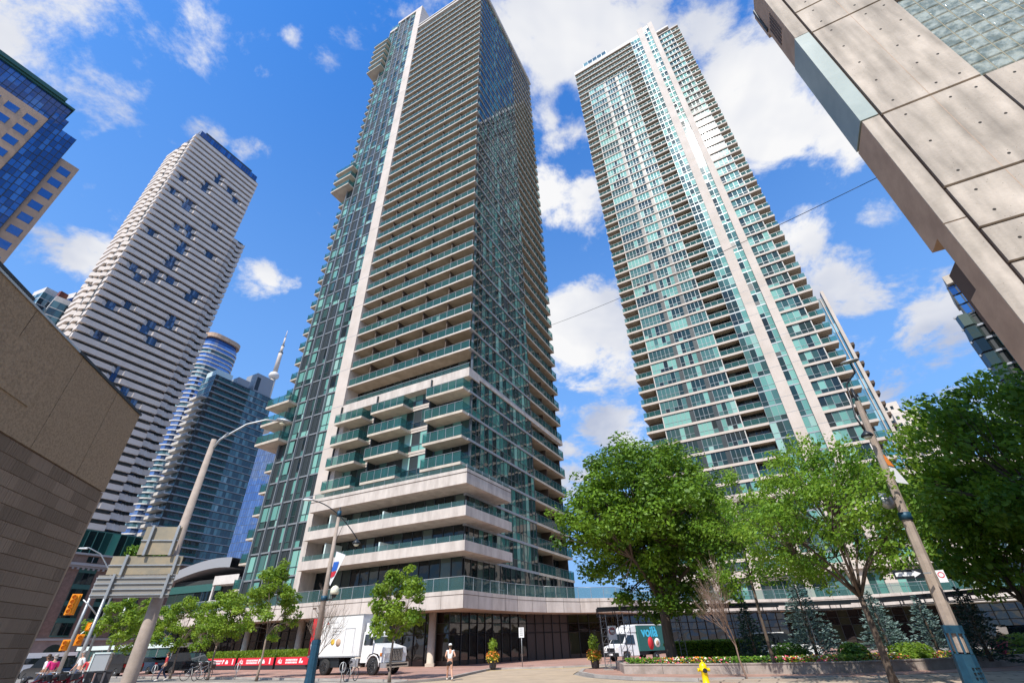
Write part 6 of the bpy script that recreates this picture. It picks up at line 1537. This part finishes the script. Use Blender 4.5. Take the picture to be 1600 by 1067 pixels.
def person(label, loc, rot, J, top, bottom, hair, skin='skin', sleeves=False, long_=False, cap=None, shoes='shoe_white', fine=False, scale=1.0):
    """J: joints; x = to the person's right?, y = forward"""
    root = thing('person', label, 'person', loc, rot); root.scale = (scale,)*3
    v = lambda k: Vector(J[k])
    hip, chest, neck, head = v('hip'), v('chest'), v('neck'), v('head')
    body = [[(hip, .145, .11), (hip.lerp(chest, .5), .12, .09), (chest, .15, .1), (neck, .055, .055), (head-Vector((0, 0, .05)), .07, .085), (head+Vector((0, 0, .04)), .078, .098), (head+Vector((0, 0, .115)), .05, .06)]]
    for s in ('l', 'r'):
        sh, el, wr, kn, an = v('sh'+s), v('el'+s), v('wr'+s), v('kn'+s), v('an'+s)
        hj = hip+(Vector((.09 if s == 'r' else -.09, 0, -.03)))
        body.append([(chest, .15, .1), (sh, .055, .055), (sh.lerp(el, .5), .047, .047), (el, .037, .037), (el.lerp(wr, .4), .038, .038), (wr, .025, .02), (wr+(wr-el).normalized()*.07, .032, .015), (wr+(wr-el).normalized()*.12, .026, .014)])
        fw = Vector(J.get('toe'+s, (0, .15, -.05)))
        body.append([(hip, .145, .11), (hj, .092, .092), (hj.lerp(kn, .5), .078, .078), (kn, .055, .055), (kn.lerp(an, .3), .056, .056), (an, .036, .036), (an+fw*.2+Vector((0, 0, -.04)), .04, .035), (an+fw, .035, .022)])
    bo = skin_obj('body', body, 0, skin, root, 2 if fine else 1)
    # face, ears
    hd = Matrix.Translation(head)
    b = MB(); b.tube([head+Vector((0, .085, .02)), head+Vector((0, .125, -.005)), head+Vector((0, .09, -.02))], [.012, .014, .008], 5)
    for s in (-1, 1): b.lathe([(.018, -.008), (.026, 0), (.018, .008)], tuple(head+Vector((s*.082, .0, 0))), 8, T=Matrix.Rotation(R(90), 4, 'Y'))
    b.build('ears_and_nose', M[skin], bo)
    b = MB()
    for s in (-1, 1): b.lathe([(.011, -.004), (.013, .004)], tuple(head+Vector((s*.032, .094, .028))), 8, T=Matrix.Rotation(R(90), 4, 'X'))
    b.box(head.x-.022, head.x+.022, head.y+.088, head.y+.095, head.z-.055, head.z-.047); b.build('eyes_and_mouth', M['hair_brown'], bo)
    # fingers
    b = MB()
    for s in ('l', 'r'):
        wr, el = v('wr'+s), v('el'+s); d = (wr-el).normalized(); side = d.cross(Vector((0, 1, .2))).normalized(); nn = d.cross(side)
        for i in range(4):
            o_ = wr+d*.115+side*(.014*(i-1.5)); L_ = (.05, .062, .058, .045)[i]; b.tube([o_, o_+d*L_*.5+nn*.006, o_+d*L_*.8+nn*.024, o_+d*L_*.85+nn*.045], [.0075, .0075, .0065, .005], 5)
        o_ = wr+d*.05+side*.028; b.tube([o_, o_+d*.03+side*.024, o_+d*.055+side*.02+nn*.016], [.01, .008, .006], 5)
    b.build('fingers', M[skin], bo)
    g = 1.16
    tp = [[(hip+Vector((0, 0, .06)), .15, .118), (hip.lerp(chest, .5), .132, .104), (chest, .163, .115), (chest.lerp(neck, .55), .085, .075)]]
    for s in ('l', 'r'):
        sh, el, wr = v('sh'+s), v('el'+s), v('wr'+s); e = el if sleeves else sh.lerp(el, .12)
        tp.append([(chest, .163, .115), (sh, .068, .068), (e, .052, .052)]+([(el.lerp(wr, .85), .04, .04)] if sleeves == 2 else []))
    skin_obj('shirt', tp, 0, top, root, 2 if fine else 1)
    bt = [[(hip+Vector((0, 0, .07)), .148, .115), (hip-Vector((0, 0, .02)), .155, .125)]]
    for s in ('l', 'r'):
        kn, an = v('kn'+s), v('an'+s); hj = hip+(Vector((.09 if s == 'r' else -.09, 0, -.03))); e = hj.lerp(kn, .5)
        bt.append([(hip-Vector((0, 0, .02)), .155, .125), (hj, .104, .108), (e, .096, .096)]+([(kn, .07, .07), (an, .055, .055)] if long_ else []))
    skin_obj('trousers' if long_ else 'shorts', bt, 0, bottom, root, 2 if fine else 1)
    b = MB(); b.lathe([(.075, -.03), (.095, .03), (.09, .08), (.06, .125), (.01, .14)], tuple(head+Vector((0, -.012, .015))), 14)
    b.lathe([(.05, -.09), (.09, -.04), (.088, 0)], tuple(head+Vector((0, -.03, -.01))), 10); b.build('hair', M[hair], bo)
    if cap: b = MB(); b.lathe([(.1, .045), (.1, .09), (.07, .14), (.01, .155)], tuple(head+Vector((0, -.005, .01))), 14); b.box(head.x-.06, head.x+.06, head.y+.07, head.y+.17, head.z+.055, head.z+.07); b.build('cap', M[cap], bo)
    for s in ('l', 'r'):
        an = v('an'+s); fw = Vector(J.get('toe'+s, (0, .15, -.05))); d = fw.normalized()
        skin_obj('shoe', [[(an-Vector((0, 0, .02)), .045, .045), (an+fw*.25-Vector((0, 0, .045)), .05, .04), (an+fw*.8-Vector((0, 0, .015)), .048, .032), (an+fw*1.25, .035, .022)], [(an+fw*.25-Vector((0, 0, .045)), .05, .04), (an-d*.07-Vector((0, 0, .05)), .04, .035)]], 1, shoes, root)
    return root
JOG = dict(hip=(0, 0, .9), chest=(0, .06, 1.27), neck=(0, .07, 1.44), head=(.0, .1, 1.57), shl=(-.18, .06, 1.36), shr=(.18, .06, 1.36), ell=(-.27, -.14, 1.13), elr=(.28, -.12, 1.13), wrl=(-.2, .07, 1.06), wrr=(.22, .1, 1.1),
           knl=(-.08, .26, .52), knr=(.1, -.02, .5), anl=(-.08, .36, .12), anr=(.12, -.36, .16), toel=(0, .15, -.035), toer=(.0, .1, -.12))
person('jogging person seen from behind in white tank top, dark shorts and white cap', P(-7.4, 32.2, .0), R(14), JOG, 'cloth_white', 'cloth_black', 'hair_brown', cap='cloth_white', fine=True, scale=1.03)
WALK = dict(hip=(0, 0, .92), chest=(0, .02, 1.28), neck=(0, .02, 1.47), head=(0, .05, 1.6), shl=(-.2, .02, 1.4), shr=(.2, .02, 1.4), ell=(-.25, -.08, 1.13), elr=(.25, .06, 1.13), wrl=(-.24, .0, .9), wrr=(.24, .2, .93), knl=(-.09, .2, .5), knr=(.1, .02, .5), anl=(-.09, .25, .09), anr=(.1, -.28, .13), toer=(0, .13, -.09))
person('walking person in a red shirt and dark trousers crossing behind the young trees', P(-32.9, 49, .05), R(110), WALK, 'cloth_red', 'cloth_navy', 'hair_brown', long_=True, sleeves=True)
person('person in a white shirt standing right of the signal masts', P(-38.8, 40, .15), R(150), WALK, 'cloth_white', 'cloth_navy', 'hair_grey', long_=True, sleeves=True, scale=1.04)
person('person in a red top and jeans beside the grey kiosk', P(-38.2, 38.4, .05), R(200), WALK, 'cloth_red', 'denim', 'hair_brown', long_=True, sleeves=True, scale=.98)
person('person in a bright pink top left of the signal masts', P(-40.5, 38, .1), R(60), WALK, 'cloth_pink', 'denim', 'hair_grey', long_=True, sleeves=True)
person('person in a pale grey top walking left of the one in pink', P(-40.9, 39.2, .1), R(120), WALK, 'cloth_white', 'cloth_navy', 'hair_brown', long_=True, sleeves=True, skin='skin_dark')
